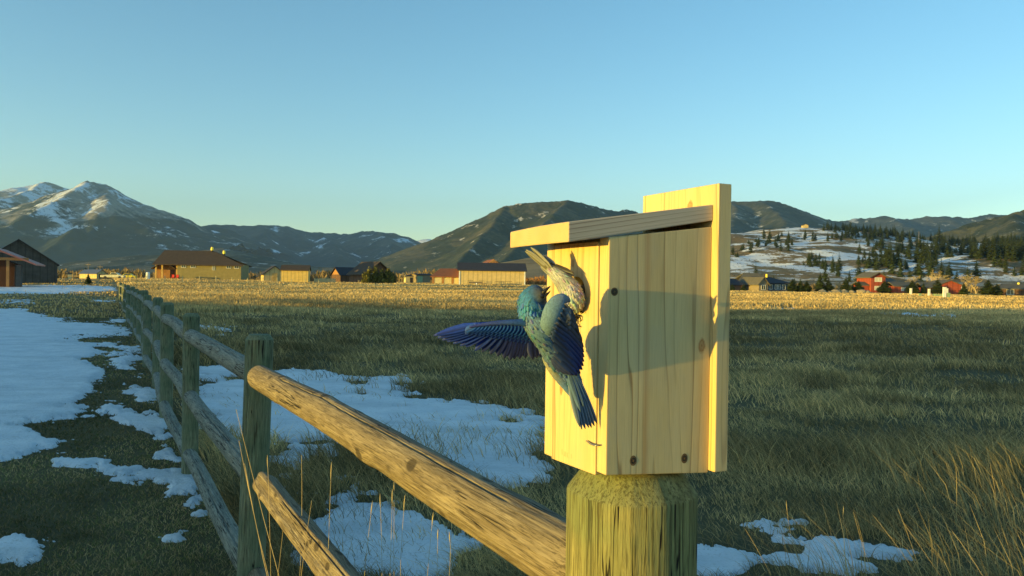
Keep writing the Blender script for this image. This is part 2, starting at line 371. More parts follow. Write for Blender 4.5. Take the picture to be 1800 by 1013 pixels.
def c_field(x, y, r, n):
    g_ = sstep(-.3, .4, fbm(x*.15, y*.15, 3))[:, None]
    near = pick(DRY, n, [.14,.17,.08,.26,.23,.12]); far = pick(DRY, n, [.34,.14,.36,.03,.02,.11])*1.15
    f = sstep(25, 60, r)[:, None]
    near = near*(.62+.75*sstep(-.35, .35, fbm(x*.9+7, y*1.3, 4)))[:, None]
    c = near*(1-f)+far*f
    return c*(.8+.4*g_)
def acc_field(x, y):
    m = snowmask(x, y); r = np.hypot(x, y)
    d = fbm(x*1.1+5, y*1.1, 3)
    ok = (fside(x, y) > .08) & ((m < -3) | ((m < 7) & (RNG.random(x.shape) < .30)) | (RNG.random(x.shape) < .10*(r < 12)*(d > -.05)))
    return ok & (RNG.random(x.shape) < .55+.9*(d+.15))
def lean_field(x, y, r, h):
    n = len(x); s = h*RNG.uniform(.2, 1.25, n); a = math.pi*1.02 + .8*fbm(x*.7, y*.7, 2) + RNG.normal(0, .55, n)
    flip = RNG.random(n) < .25; a = np.where(flip, a+math.pi, a)
    return s*np.cos(a), s*np.sin(a)
parts = []
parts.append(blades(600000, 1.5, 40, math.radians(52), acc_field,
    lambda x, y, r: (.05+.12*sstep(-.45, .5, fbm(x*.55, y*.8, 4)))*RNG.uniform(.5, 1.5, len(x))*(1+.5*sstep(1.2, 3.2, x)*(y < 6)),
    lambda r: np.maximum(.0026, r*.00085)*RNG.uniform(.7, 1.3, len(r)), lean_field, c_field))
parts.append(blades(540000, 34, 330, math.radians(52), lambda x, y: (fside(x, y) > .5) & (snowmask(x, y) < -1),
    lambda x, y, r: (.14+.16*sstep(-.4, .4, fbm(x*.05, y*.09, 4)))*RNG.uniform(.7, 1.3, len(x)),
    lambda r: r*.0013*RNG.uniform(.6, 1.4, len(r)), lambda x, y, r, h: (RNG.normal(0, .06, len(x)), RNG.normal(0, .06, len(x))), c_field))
parts.append(blades(98000, 1.5, 26, math.radians(52), lambda x, y: acc_field(x, y) & (fbm(x*1.4+11, y*2.0, 3) > .02), lambda x, y, r: RNG.uniform(.03, .09, len(x)),
    lambda r: np.maximum(.0028, r*.0009), lambda x, y, r, h: (-RNG.uniform(.06, .22, len(x)), RNG.normal(0, .05, len(x))), lambda x, y, r, n: pick(DRY[[0, 2, 5]], n)))
V, T, C = join(parts)
tag(npmesh('field_grass', V, T, M_grass, cols=C), kind='stuff')
LAWN = np.array([(.34,.25,.11),(.19,.19,.07),(.45,.32,.15),(.15,.155,.05)])
def acc_lawn(x, y):
    m = snowmask(x, y); return (fside(x, y) < .06) & ((m < -1.5) | (RNG.random(x.shape) < .006) | ((m < 4) & (RNG.random(x.shape) < .3)))
V, T, C = join([blades(620000, 1.7, 34, math.radians(49), acc_lawn, lambda x, y, r: (.018+.014*RNG.random(len(x)))*(1+.015*r),
    lambda r: np.maximum(.0028, r*.0010), lambda x, y, r, h: (RNG.normal(0, .7, len(x))*h, RNG.normal(0, .7, len(x))*h), lambda x, y, r, n: pick(LAWN, n)*(.6+.9*sstep(-.4, .4, fbm(x*1.1, y*1.1, 3)))[:, None]),
    blades(75000, 30, 200, math.radians(50), lambda x, y: (fside(x, y) < 0) & (snowmask(x, y) < -1), lambda x, y, r: .05+.10*RNG.random(len(x)),
    lambda r: r*.0016, lambda x, y, r, h: (RNG.normal(0, .03, len(x)), RNG.normal(0, .03, len(x))), lambda x, y, r, n: pick(DRY, n, [.3,.2,.2,.12,.08,.1]))])
tag(npmesh('lawn_grass', V, T, M_grass, cols=C), kind='stuff')
# individual tall stalks by the fence and at the right: one stuff object of seeding stems
def stalk(mb, base, top, sway, r=.0012, head=.06):
    base = Vector(base); top = Vector(top); pts = []
    for i in range(8):
        k = i/7; pts.append(base.lerp(top, k) + Vector(sway)*math.sin(k*math.pi)*.5)
    mb.tube(pts, [r*(1.2-.6*i/7) for i in range(8)], 4)
    if head:
        d = (pts[-1]-pts[-2]).normalized(); hp = [pts[-1]-d*head*(1-j/6) for j in range(7)]
        mb.tube(hp, [r*f for f in (.7, 1.3, 1.7, 1.8, 1.5, 1.0, .3)], 5)
mb = MB()
for (px, py, Y, tx, ty, hd) in [(590,985,2.2,583,812,.05),(585,985,2.2,420,775,.0),(595,990,2.1,430,815,.10),(600,985,2.15,415,720,0),(700,985,2.3,693,838,.05),(640,985,2.3,655,880,.04),(675,985,2.3,690,860,.04),(730,985,2.4,712,870,.05),
      (765,985,2.4,762,900,.04),(655,990,2.3,668,868,.04),(770,985,2.5,795,905,.05),(540,985,2.3,548,880,0),(745,985,2.2,770,930,.03),(480,985,2.5,470,800,.04),(505,985,2.5,530,800,.0),(810,985,2.2,790,935,.03),
      (455,985,2.6,500,905,0),(1420,955,3.6,1382,880,.05),(1500,960,3.9,1483,890,.04),(1760,870,4.4,1735,790,.05),(1790,985,3.0,1640,890,.04),(1720,985,3.1,1560,880,.0),(1660,985,3.2,1530,900,.0),(1395,985,3.1,1310,930,.0),(1640,960,3.3,1575,885,.05),(1560,960,3.3,1500,900,.0)]:
    b = P(px, py, Y); b.z = G(b.x, b.y) if False else b.z-.06; e_ = P(tx, ty, Y*.99)
    b2 = b.copy(); b2.z = min(b.z, G(b.x, b.y)) ; stalk(mb, (b.x+(b.x-e_.x)*.0, b.y, b2.z-.01), e_, (random.uniform(-.06, .06), random.uniform(-.03, .03), random.uniform(-.01, .03)), .0010, hd)
tag(mb.build('seeding_grass_stalks', plain('ripe_straw', (.50, .38, .18), .8)), kind='stuff')
# lit clumps of long straw at lower right
V, T, C = blades(9500, 3.2, 6.5, math.radians(50), lambda x, y: (x > 1.15) & (snowmask(x, y) < 1) & (fbm(x*1.5, y*1.5, 3)+.22*(x-2.3) > .08) & (y < 6),
    lambda x, y, r: RNG.uniform(.22, .46, len(x)), lambda r: np.full(len(r), .0036), lambda x, y, r, h: (-h*RNG.uniform(.1, .9, len(x)), RNG.normal(0, .25, len(x))*h),
    lambda x, y, r, n: pick(np.array([(.50,.40,.19),(.42,.34,.16),(.26,.22,.10)]), n))
tag(npmesh('long_straw_grass', V, T, M_grass, cols=C), kind='stuff')
# ------------------------------------------------------------------ hills and mountains
def mountain_mat(name, c_forest, c_bare, snow=.5, nscale=.006, snowlo=0., snowhi=1., zscale=700., snowcol=(.72,.76,.80), speck=.035, bumpd=4., treeline=0.):
    t = NT(name); pp = t.pos(); x, y, z = t.sep(pp)
    n1 = t.noise(pp, nscale, 7, .62); n2 = t.noise(pp, speck, 5, .75); n3 = t.noise(t.map(pp, (1, 1, 1), (500, 900, 0)), nscale*1.7, 8, .7)
    c = t.mix(t.ramp(t.math('ADD', t.math('ADD', n1, t.math('MULTIPLY', t.math('ADD', n2, -.5), .35)), t.math('MULTIPLY', t.math('ADD', t.math('MULTIPLY', z, 1/zscale), -.55), treeline)), [(.47, 0.), (.56, 1.)]), c_forest, c_bare)
    c = t.mix(1., c, t.ramp(n2, [(.3, .55), (.7, 1.35)]), 'MULTIPLY')
    hh = t.math('MULTIPLY', z, 1/zscale, clamp=True)
    lim = t.ramp(hh, [(0., snowlo), (1., snowhi)])
    f = t.math('ADD', n3, t.math('MULTIPLY', t.math('ADD', n2, -.5), .45))
    s = t.ramp(t.math('ADD', f, t.math('MULTIPLY', lim, snow)), [(.66, 0.), (.72, 1.)])
    c = t.mix(s, c, snowcol); t.bump(n2, .9, bumpd)
    return t.out(c, .95)
def ridgefield(name, x0, x1, y0, y1, nx, ny, ridges, mat, slope=.42, namp=30., nsc=.0016, fine=6., curve=1.0, foot=-3.):
    xs = np.linspace(x0, x1, nx); ys = np.linspace(y0, y1, ny); X, Y = np.meshgrid(xs, ys); Z = np.full(X.shape, -1e9)
    wx = X + 60*fbm(X*nsc*1.5, Y*nsc*1.5, 3)*namp/30; wy = Y + 60*fbm(X*nsc*1.5+50, Y*nsc*1.5, 3)*namp/30
    for rd, sl in ridges:
        pts = [P(*p) for p in rd]
        for a, b in zip(pts[:-1], pts[1:]):
            ex, ey = b.x-a.x, b.y-a.y; t_ = np.clip(((wx-a.x)*ex+(wy-a.y)*ey)/(ex*ex+ey*ey), 0, 1)
            d = np.hypot(wx-a.x-t_*ex, wy-a.y-t_*ey); zz = a.z + t_*(b.z-a.z)
            hgt = zz - sl*slope*d*(1 - .25*np.clip(d*slope/np.maximum(zz, 30), 0, 1)*curve)
            Z = np.maximum(Z, hgt)
    e = np.clip(Z/200, 0, 1)
    Z = Z + namp*fbm(X*nsc*4, Y*nsc*4, 4, .55)*e + fine*fbm(X*nsc*22, Y*nsc*22, 3)*e
    Z = np.maximum(Z, foot-5)
    i = (np.arange(ny-1)[:, None]*nx + np.arange(nx-1)[None]).ravel()
    Q = np.stack([i, i+1, i+1+nx, i+nx], 1); zq = Z.ravel()[Q].max(1); Q = Q[zq > foot]
    ids = np.unique(Q); rm = np.full(X.size, -1); rm[ids] = np.arange(len(ids))
    return tag(npmesh(name, np.stack([X, Y, Z], -1).reshape(-1, 3)[ids], rm[Q], mat, smooth=True), kind='structure')
M_mtL = mountain_mat('snowy_mountain', (.028, .042, .034), (.27, .245, .20),   .23, .0022, -.15, 1., 720., speck=.012, treeline=.55)
ridgefield('mountain_left', -7500, -1700, 3000, 9000, 330, 300, [
  ([(-300,380,6500),(-150,345,6500),(-60,348,6500),(0,336,6500),(30,327,6500),(65,323,6600),(100,329,6700),(122,334,6800)], 1.),
  ([(122,336,5600),(140,326,5400),(160,322,5300),(185,328,5300),(205,340,5350),(230,353,5400),(260,366,5400),(290,379,5500),(330,393,5600),(360,396,5800),(400,398,6000)], 1.),
  ([(160,322,5300),(120,338,4900),(60,360,4500),(0,392,4100),(-80,420,3800)], 1.),
  ([(185,328,5300),(190,360,4700),(150,400,4300),(110,420,4000),(60,452,3700)], 1.),
  ([(260,366,5400),(270,400,4700),(240,440,4200)], 1.), ([(330,393,5600),(350,430,5000),(330,455,4500)], 1.),
  ([(65,323,6600),(20,350,5900),(-60,370,5400)], 1.)], M_mtL, .5, 40., .0011, 10.)
M_mtM = mountain_mat('forest_mountain', (.026, .040, .032), (.07, .075, .055), .13, .0018, .0, 1., 620., speck=.012, treeline=.3)
ridgefield('mountain_middle', -4800, 700, 4300, 10500, 330, 240, [
  ([(330,400,7000),(360,396,7000),(420,395,7000),(465,392,7000),(500,395,7000),(530,404,7100),(560,407,7300)], 1.),
  ([(530,404,7700),(560,404,7700),(600,411,7600),(640,406,7400),(670,404,7300),(700,409,7300),(722,417,7300),(740,424,7400),(775,428,7800)], 1.),
  ([(465,392,7000),(480,430,6200),(450,455,5500)], 1.), ([(560,407,7300),(590,430,6500),(600,455,5800)], 1.), ([(670,404,7300),(690,430,6500),(680,455,5900)], 1.)], M_mtM, .5, 30., .0011, 8.)
M_mtF = mountain_mat('far_snow_mountain', (.05, .07, .08), (.2, .2, .18), .6, .0012, .7, 1., 500.)
ridgefield('mountain_far', -3400, -300, 11000, 14500, 140, 80, [([(690,424,12500),(730,423,12500),(752,421,12500),(775,423,12500),(800,421,12500),(830,425,12500)], 1.)], M_mtF, .5, 30., .0011, 8.)
M_mtC = mountain_mat('olive_mountain', (.040, .050, .024), (.095, .088, .045), .05, .0060, .9, 1., 420., snowcol=(.62,.56,.47), speck=.03)
ridgefield('mountain_centre', -1300, 2300, 1500, 5000, 380, 300, [
  ([(690,492,2500),(715,476,2800),(742,458,3000),(770,440,3100),(802,418,3200),(835,396,3200),(865,374,3200),(890,362,3200),(925,357,3200),(965,355,3200),(1000,352,3200),(1040,361,3300),(1080,370,3400),(1110,371,3500),(1150,380,3600),(1200,392,3700),(1290,420,3800)], 1.),
  ([(1000,352,3200),(960,390,2800),(930,420,2500),(900,440,2300),(870,465,2100)], 1.), ([(890,362,3200),(850,410,2800),(815,450,2500),(800,475,2200)], 1.1),
  ([(1080,370,3400),(1050,410,2900),(1030,440,2500)], .8)], M_mtC, .58, 10., .0030, 4.)
M_mtR = mountain_mat('olive_range', (.045, .055, .026), (.10, .095, .052), .06, .003, .1, 1., 500., snowcol=(.62,.58,.5), speck=.02)
ridgefield('mountain_right', 800, 5600, 3200, 9000, 360, 240, [
  ([(1180,368,4600),(1240,358,4600),(1290,353,4600),(1315,352,4600),(1340,350,4600),(1365,353,4600),(1400,364,4700),(1440,380,4800),(1470,389,4900),(1520,396,5000),(1560,410,5100)], 1.),
  ([(1420,400,6500),(1480,387,6500),(1530,383,6500),(1560,381,6500),(1600,385,6500),(1640,381,6500),(1660,380,6500),(1700,384,6500),(1745,378,6500),(1790,376,6500),(1900,372,6500),(2050,380,6500)], 1.),
  ([(1340,350,4600),(1370,385,4000),(1400,410,3600)], .9), ([(1290,353,4600),(1290,395,3900),(1300,430,3400)], .9), ([(1560,381,6500),(1600,400,5700),(1640,420,5000)], .9)], M_mtR, .5, 16., .0020, 5.)
M_mtN = mountain_mat('pine_slope', (.030, .042, .018), (.10, .095, .045), .10, .006, .2, 1., 240., snowcol=(.7,.68,.62), speck=.05)
ridgefield('forested_ridge', 600, 2600, 1000, 3300, 260, 220, [
  ([(1560,432,1900),(1620,421,1900),(1660,408,1950),(1700,394,2000),(1745,383,2000),(1790,373,2000),(1850,362,2050),(1950,350,2100),(2080,345,2200)], 1.),
  ([(1790,373,2000),(1780,410,1600),(1790,440,1300)], .9)], M_mtN, .42, 12., .005, 3.)
# snowy foothill on the right: height as a function so that trees can stand on it
HUMPS = [([(1150,430,900),(1230,420,920),(1290,412,950),(1350,404,980),(1400,400,1000),(1440,401,1000),(1500,406,1000),(1560,413,1000),(1640,426,1000),(1720,428,1000),(1850,425,1000),(2000,420,1000)], .33),
         ([(1240,455,640),(1290,447,650),(1350,432,680),(1400,426,700),(1470,424,720),(1520,424,740),(1570,428,740),(1640,440,740),(1720,445,720),(1850,440,720)], .30),
         ([(1240,480,480),(1300,473,480),(1400,466,500),(1480,458,520),(1560,457,520),(1640,462,520),(1720,452,540),(1780,458,540),(1900,455,540)], .22),
         ([(1240,500,400),(1400,494,400),(1600,493,400),(1900,497,400)], .10)]
HP = [([P(*p) for p in rd], sl) for rd, sl in HUMPS]
def foot_h(X, Y):
    X = np.asarray(X, float); Y = np.asarray(Y, float)
    wx = X+12*fbm(X*.012, Y*.012, 3); wy = Y+12*fbm(X*.012+9, Y*.012, 3); Z = np.full(X.shape, -50.)
    for pts, sl in HP:
        for a, b in zip(pts[:-1], pts[1:]):
            ex, ey = b.x-a.x, b.y-a.y; t_ = np.clip(((wx-a.x)*ex+(wy-a.y)*ey)/(ex*ex+ey*ey), 0, 1)
            d = np.hypot(wx-a.x-t_*ex, wy-a.y-t_*ey); zz = a.z+t_*(b.z-a.z)
            d2 = d*d/(d+30)
            Z = np.maximum(Z, zz - sl*d2)
    return Z + (2.6*fbm(X*.02, Y*.02, 4) + .5*fbm(X*.12, Y*.12, 3))*sstep(0, 20, Z+1)
t = NT('snowy_foothill'); pp = t.pos(); x_, y_, z_ = t.sep(pp)
n1 = t.noise(pp, .022, 6, .65); n2 = t.noise(pp, .25, 5, .75); n4 = t.noise(t.map(pp, (.022, .07, .10)), 1., 5, .65)
geo = t.node('ShaderNodeNewGeometry'); nx_ = t.sep(geo.outputs['Normal'])
grass = t.ramp(n1, [(.35, (.17, .12, .055)), (.65, (.27, .20, .095))])
grass = t.mix(1., grass, t.ramp(n2, [(.3, .6), (.7, 1.3)]), 'MULTIPLY')
f = t.math('ADD', t.math('ADD', n4, t.math('MULTIPLY', t.math('ADD', n2, -.5), .40)), t.math('MULTIPLY', t.math('ADD', n1, -.5), 1.0))
s = t.ramp(f, [(.53, 0.), (.555, 1.)])
s = t.math('MULTIPLY', s, t.ramp(t.math('MULTIPLY', z_, 1/20.), [(.0, .0), (.22, .35), (.5, 1.)]))
c = t.mix(s, grass, (.74, .76, .78)); t.bump(n2, .8, 1.2)
M_foot = t.out(c, .9)
xs = np.linspace(60, 1150, 330); ys = np.linspace(270, 1350, 300); X, Y = np.meshgrid(xs, ys); Z = foot_h(X, Y)
i = (np.arange(299)[:, None]*330 + np.arange(329)[None]).ravel(); Q = np.stack([i, i+1, i+331, i+330], 1)
Q = Q[Z.ravel()[Q].max(1) > -4]; ids = np.unique(Q); rm = np.full(X.size, -1); rm[ids] = np.arange(len(ids))
tag(npmesh('snowy_foothill', np.stack([X, Y, Z], -1).reshape(-1, 3)[ids], rm[Q], M_foot, smooth=True), kind='structure')
# brown grassy foothill behind the metal building, low snowy benches at left
M_bare = plain('bare_grass_hill', (.26, .19, .09), .95, 0, .35, .03)
ridgefield('grass_hill', -150, 420, 500, 1100, 120, 100, [([(850,478,720),(890,462,740),(930,453,760),(1000,440,800),(1100,432,850),(1200,440,900)], 1.)], M_bare, .22, 2.5, .01, .5)
M_bench = mountain_mat('snowy_bench', (.035, .045, .032), (.13, .11, .07), .1, .008, .5, .5, 100., speck=.03)
ridgefield('low_bench', -2300, -500, 1900, 3400, 160, 110, [([(60,470,2600),(150,458,2600),(230,450,2650),(300,446,2700),(390,436,2750),(430,452,2700),(470,462,2600),(560,470,2600),(640,470,2600),(700,478,2600)], 1.)], M_bench, .22, 9., .004, 2.)
# ------------------------------------------------------------------ conifers
def conifer_mesh(name, seed, h=8., w=2.1, layers=15, per=13, droop=.35, trunk=False, bare=.12, rag=.25):
    rd = random.Random(seed); V = []; Fs = []; C = []
    for L in range(layers):
        k = L/(layers-1); z = h*(bare+(1-bare)*k*.99); rad = w*(1-k)**.85*(1 if k > .12 else .75)+.08
        n = max(4, int(per*(1-.6*k)))
        for j in range(n):
            a = 2*math.pi*(j+rd.random()*.8)/n; ln = rad*rd.uniform(1-rag*1.4, 1+rag); dz = -ln*droop*rd.uniform(.3, 1.4); wd = ln*.36*rd.uniform(.7, 1.3)+.05
            ca, sa = math.cos(a), math.sin(a); zz = z+rd.uniform(-.4, .4)*h/layers
            shade = rd.uniform(.65, 1.4); col = (.045*shade, .062*shade, .022*shade)
            for q in range(3):
                f0 = q/3*.85; f1 = min(1, f0+.55); off = rd.uniform(-.3, .3)
                b = len(V); V += [(ca*ln*f0, sa*ln*f0, zz+dz*f0+.12*rad), (ca*ln*(f0+.2)-sa*wd*(1+off), sa*ln*(f0+.2)+ca*wd*(1+off), zz+dz*(f0+.25)-.12*rad*rd.random()),
                                  (ca*ln*f1, sa*ln*f1, zz+dz*f1+rd.uniform(-.05, .15)*rad), (ca*ln*(f0+.2)+sa*wd*(1-off), sa*ln*(f0+.2)-ca*wd*(1-off), zz+dz*(f0+.25)-.12*rad*rd.random())]
                Fs += [(b, b+1, b+2), (b, b+2, b+3)]; C += [col]*4
    b = len(V); V += [(.03*w*math.cos(a), .03*w*math.sin(a), -.3) for a in (0, 2.1, 4.2)]+[(0, 0, h)]; Fs += [(b, b+1, b+3), (b+1, b+2, b+3), (b+2, b, b+3)]; C += [(.05, .035, .02)]*4
    b = len(V); V += [(.05*w, 0, h*.96), (-.05*w, .05*w, h*.96), (0, -.05*w, h*.96), (0, 0, h*1.03)]; Fs += [(b, b+1, b+3), (b+1, b+2, b+3), (b+2, b, b+3)]; C += [(.05, .065, .025)]*4
    return np.array(V), np.array(Fs), np.array(C)
M_needle, _ = attrcol('conifer_needles', .8, .3, 1.2, .1)
M_bark = plain('grey_bark', (.10, .075, .05), .9)
def mk(name, V, Fs, C, parent=None): return npmesh(name, V, Fs, M_needle, parent, cols=C)
kinds = [conifer_mesh('c', s, h, w, la, pe) for s, h, w, la, pe in ((1, 9, 2.0, 13, 11), (2, 7, 2.1, 11, 10), (3, 11, 2.3, 14, 11), (4, 5.5, 1.9, 9, 9))]
protos = []
LBL = ['tall dark conifer on the snowy foothill', 'small dark conifer on the snowy foothill', 'narrow old conifer on the snowy foothill', 'bushy young conifer on the snowy foothill']
def far_tree(x, y, z, sc=1.0):
    k = random.randrange(4)
    while len(protos) < 4: protos.append(None)
    if protos[k] is None: o = mk('pine_tree', *kinds[k]); protos[k] = o
    else: o = protos[k].copy(); SC.collection.objects.link(o)
    o.location = (x, y, z-.3); o.rotation_euler = (0, 0, random.uniform(0, 6.28)); s = sc*random.uniform(.75, 1.25); o.scale = (s*random.uniform(.9, 1.2), s*random.uniform(.9, 1.2), s)
    tag(o, LBL[k], 'tree', 'conifers scattered over the snowy foothill'); return o
def onfoot(px, Y):
    p = P(px, 450, Y); return p.x, Y, max(float(foot_h(np.array(p.x), np.array(Y))), G(p.x, Y))
def footpy(px, py):
    """first place on the foothill that the camera sees at this pixel"""
    Ys = np.linspace(300, 1300, 260); p0 = P(px, py, 1.); dx = p0.x; dz = p0.z-CAMZ
    xs_ = Ys*dx; hz = np.maximum(foot_h(xs_, Ys), -1); ray = CAMZ+Ys*dz; k = np.nonzero(hz >= ray)[0]
    return None if len(k) == 0 else (xs_[k[0]], Ys[k[0]], hz[k[0]])
clusters = [(1330,432,25,10,10),(1365,430,18,9,10),(1385,436,10,8,5),(1300,447,22,6,8),(1425,462,20,12,13),(1455,470,18,8,8),(1420,422,30,6,7),(1480,417,26,9,18),(1500,406,30,5,22),(1530,415,30,7,18),(1460,405,20,4,8),(1530,455,28,14,20),(1560,465,26,14,20),(1550,430,25,12,14),
            (1590,440,22,22,20),(1625,450,20,28,24),(1650,440,16,25,16),(1480,480,14,12,5),(1450,497,1,1,1),(1600,480,25,12,10),(1680,490,40,10,7),(1330,505,50,8,5),(1500,500,50,8,6),(1760,475,40,14,14),(1715,462,30,16,12)]
cnt = 0
for (cx_, cy_, sx_, sy_, n_) in clusters:
    for _ in range(n_):
        q = footpy(cx_+random.gauss(0, sx_*.6), cy_+random.gauss(0, sy_*.6))
        if q is None or q[0] < q[1]*.27 or cnt >= 270: continue
        far_tree(*q, sc=(.85+.35*(q[1] > 800))*(1.35 if cx_ > 1535 else 1.)); cnt += 1
# dense wood behind, far right: one object
Vs, Ts, Cs = [], [], []; off = 0
def addtree(x, y, z, s, k):
    global off
    V, T, C = kinds[k]; a = random.uniform(0, 6.28); R = np.array([[math.cos(a), -math.sin(a), 0], [math.sin(a), math.cos(a), 0], [0, 0, 1]])
    Vs.append((V@R.T)*[s*1.15, s*1.15, s] + [x, y, z-.5]); Ts.append(T+off); Cs.append(C*random.uniform(.7, 1.25)); off += len(V)
for _ in range(900):
    q = footpy(random.uniform(1655, 1960), random.uniform(415, 462))
    if q is not None and not (1660 < 900+F*q[0]/q[1] < 1735 and 900 > q[1] and q[2] < 30): addtree(q[0]+random.uniform(-8, 8), q[1]+random.uniform(0, 25), q[2], random.uniform(.9, 1.6), random.randrange(3))
for _ in range(500):
    px = random.uniform(1480, 1960); Yq = 1000+random.uniform(-30, 70); p = P(px, 440, Yq); addtree(p.x, Yq, float(foot_h(np.array(p.x), np.array(Yq))), random.uniform(.6, 1.25), random.randrange(4))
WV, WT, WC = np.concatenate(Vs), np.concatenate(Ts), np.concatenate(Cs)
Vs, Ts, Cs = [], [], []; off = 0
for _ in range(900):
    q = footpy(random.uniform(1275, 1800), 503-abs(random.gauss(0, 26)))
    if q is not None: addtree(q[0], q[1], q[2], random.uniform(.10, .26), 3)
tag(npmesh('hillside_scrub', np.concatenate(Vs)*[1, 1, 1], np.concatenate(Ts), M_needle, cols=np.concatenate(Cs)*[3.2, 1.9, 1.9]), kind='stuff')
Vs, Ts, Cs = [WV], [WT], [WC]
tag(npmesh('pine_wood', np.concatenate(Vs), np.concatenate(Ts), M_needle, cols=np.concatenate(Cs)), kind='stuff')
# nearer conifers beside the houses: crown and trunk
nk = [conifer_mesh('n', s, h, w, la, pe, dr, rag=.35) for s, h, w, la, pe, dr in ((11, 6, 2.0, 20, 16, .2), (12, 6, 2.6, 20, 18, .1), (13, 6, 1.5, 22, 14, .35))]
near_cache = {}
def near_tree(px, py_base, py_top, Y, k, label, name='spruce_tree', wide=1.0, group=None):
    b = P(px, py_base, Y); b.z = G(b.x, b.y); top = P(px, py_top, Y); h = (top.z-b.z)
    r = empty(name, b, label, 'tree', random.uniform(0, 6), group); s = h/6.2
    if k in near_cache: c_ = near_cache[k].copy(); SC.collection.objects.link(c_); c_.parent = r; c_.name = 'crown'
    else: c_ = mk('crown', *nk[k], r); near_cache[k] = c_
    c_.scale = (s*wide, s*wide, s)
    m_ = MB(); m_.tube([(0, 0, -.4), (0.03, 0, h*.3), (0, 0, h*.9)], [.035*h, .025*h, .01], 7); m_.build('trunk', M_bark, r); return r
near_tree(155, 499, 479, 105, 2, 'lone small spruce on the lawn left of the far fence end', wide=1.3)
for (px, pb, pt, k, lb, w_) in [(1287,511,498,1,'tiny yellow green spruce at the left end of the blue house',1.1),(1307,511,499,1,'tiny round spruce between the two wings of the blue house',1.2),
     (1393,511,489,1,'rounded evergreen at the right end of the blue house',1.2),(1407,512,489,0,'spruce second to the right of the blue house',1.1),(1418,512,492,1,'short broad evergreen third to the right of the blue house',1.2),
     (1441,513,477,2,'tallest spruce between the blue house and the red house',1.3),(1456,513,487,0,'shorter spruce touching the tallest one between the houses',1.2),(1487,514,484,0,'dark spruce left of the red house standing before the snow',1.2),
     (1499,515,497,2,'slim young spruce left of the red house',1.1),(1509,516,492,1,'dark bushy pine at the left wall of the red house',1.2),(1554,518,491,1,'broad pine in front of the red two storey house',1.35),
     (1603,518,491,1,'broad dark pine right of the red house garage',1.3),(1623,518,495,2,'narrow dark spruce between the red house and the red barn',1.3),(1648,519,487,0,'large dense pine before the left side of the red barn',1.4),
     (1694,519,495,0,'rounded dark evergreen at the right corner of the red barn',1.2),(1737,522,490,1,'large leaning pine between red barn and brown house',1.3),(1752,522,497,1,'second pine beside the large leaning one near the brown house',1.2)]:
    near_tree(px, pb, pt, 205, k, lb, 'pine_tree' if k == 1 else 'spruce_tree', w_)
# olive shrubs in front of the brown house
M_leafc, _ = attrcol('shrub_leaves', .8, .3, 1.5, .1)
def shrub_mesh(seed, n=900):
    rg = np.random.default_rng(seed); d = rg.normal(size=(n, 3)); d /= np.linalg.norm(d, axis=1)[:, None]; rr_ = rg.uniform(.45, 1., n)**.5
    c = d*rr_[:, None]*(1+.25*np.sin(d[:, :1]*5+seed)+.2*np.sin(d[:, 1:2]*7)); c[:, 2] = np.abs(c[:, 2])
    s = .13; V = (c[:, None] + rg.normal(0, s, (n, 3, 3))).reshape(-1, 3); T = np.arange(3*n).reshape(-1, 3)
    C = np.repeat(np.array([(.13, .12, .03)])*rg.uniform(.5, 1.4, (n, 1)), 3, 0); return V, T, C
for i, (px, w_, h_, lb) in enumerate([(647,9,27,'leftmost olive shrub under the big brown roof'),(659,9,28,'second olive shrub from the left under the big brown roof'),(671,9,23,'low middle olive shrub under the big brown roof'),(684,9,26,'rightmost olive shrub under the big brown roof')]):
    b = P(px, 497, 195); b.z = G(b.x, b.y); V, T, C = shrub_mesh(i); k = 195/F
    tag(npmesh('shrub', V*[w_*k, w_*k, h_*k*.8] + np.array(b), T, M_leafc, cols=C), lb, 'shrub')
# ------------------------------------------------------------------ bare cottonwoods
M_twig = plain('pale_bare_branches', (.46, .35, .19), .9, 0, .25, .4)
def bare_tree(seed, h=16.):
    rd = random.Random(seed); trunk = MB(); br = MB()
    def grow(mb, p, d, ln, r, lev):
        pts = [p]; q = p; dd = d
        for i in range(3):
            dd = (dd + Vector((rd.uniform(-.3, .3), rd.uniform(-.3, .3), rd.uniform(-.05, .22)))).normalized(); q = q+dd*ln/3; pts.append(q)
        mb.tube(pts, [r, r*.85, r*.7, r*.5], 5 if lev < 2 else 3, lev == 0)
        if lev < 4:
            for j in range(5 if lev < 2 else 4):
                k = rd.choice((1, 2, 3, 3)); side = Vector((rd.uniform(-1, 1), rd.uniform(-1, 1), rd.uniform(-.1, .7))).normalized()
                grow(br, pts[k], (dd*.55+side).normalized(), ln*rd.uniform(.5, .72), max(r*.5, .036), lev+1)
    grow(trunk, Vector((0, 0, -.5)), Vector((0, 0, 1)), h*.40, h*.028, 0); return trunk, br
for i, (px, pb, pt, lb, w_) in enumerate([(1478,508,480,'smallest bare cottonwood left of the red house',.9),(1600,512,466,'bare pale cottonwood behind the right end of the red house',1.),(1655,514,452,'tallest bare golden cottonwood above the red barn',1.15),(1632,514,470,'thin bare cottonwood left of the tallest one',.9),(1716,515,464,'wide bare cottonwood with twisted limbs right of the red barn',1.25),(1700,515,476,'small bare cottonwood beside the wide twisted one',.9),(1560,505,468,'bare cottonwood on the slope above the red roof',.8)]):
    Y = 260+8*(i % 3); b = P(px, pb, Y); b.z = G(b.x, b.y); h = P(px, pt, Y).z-b.z; r = empty('cottonwood_tree', b, lb, 'tree', i*1.3)
    tk, br = bare_tree(40+i, h*.85); a1 = tk.build('trunk', M_twig, r); a2 = br.build('crown', M_twig, r)
    for a_ in (a1, a2): a_.scale = (w_, w_, 1)
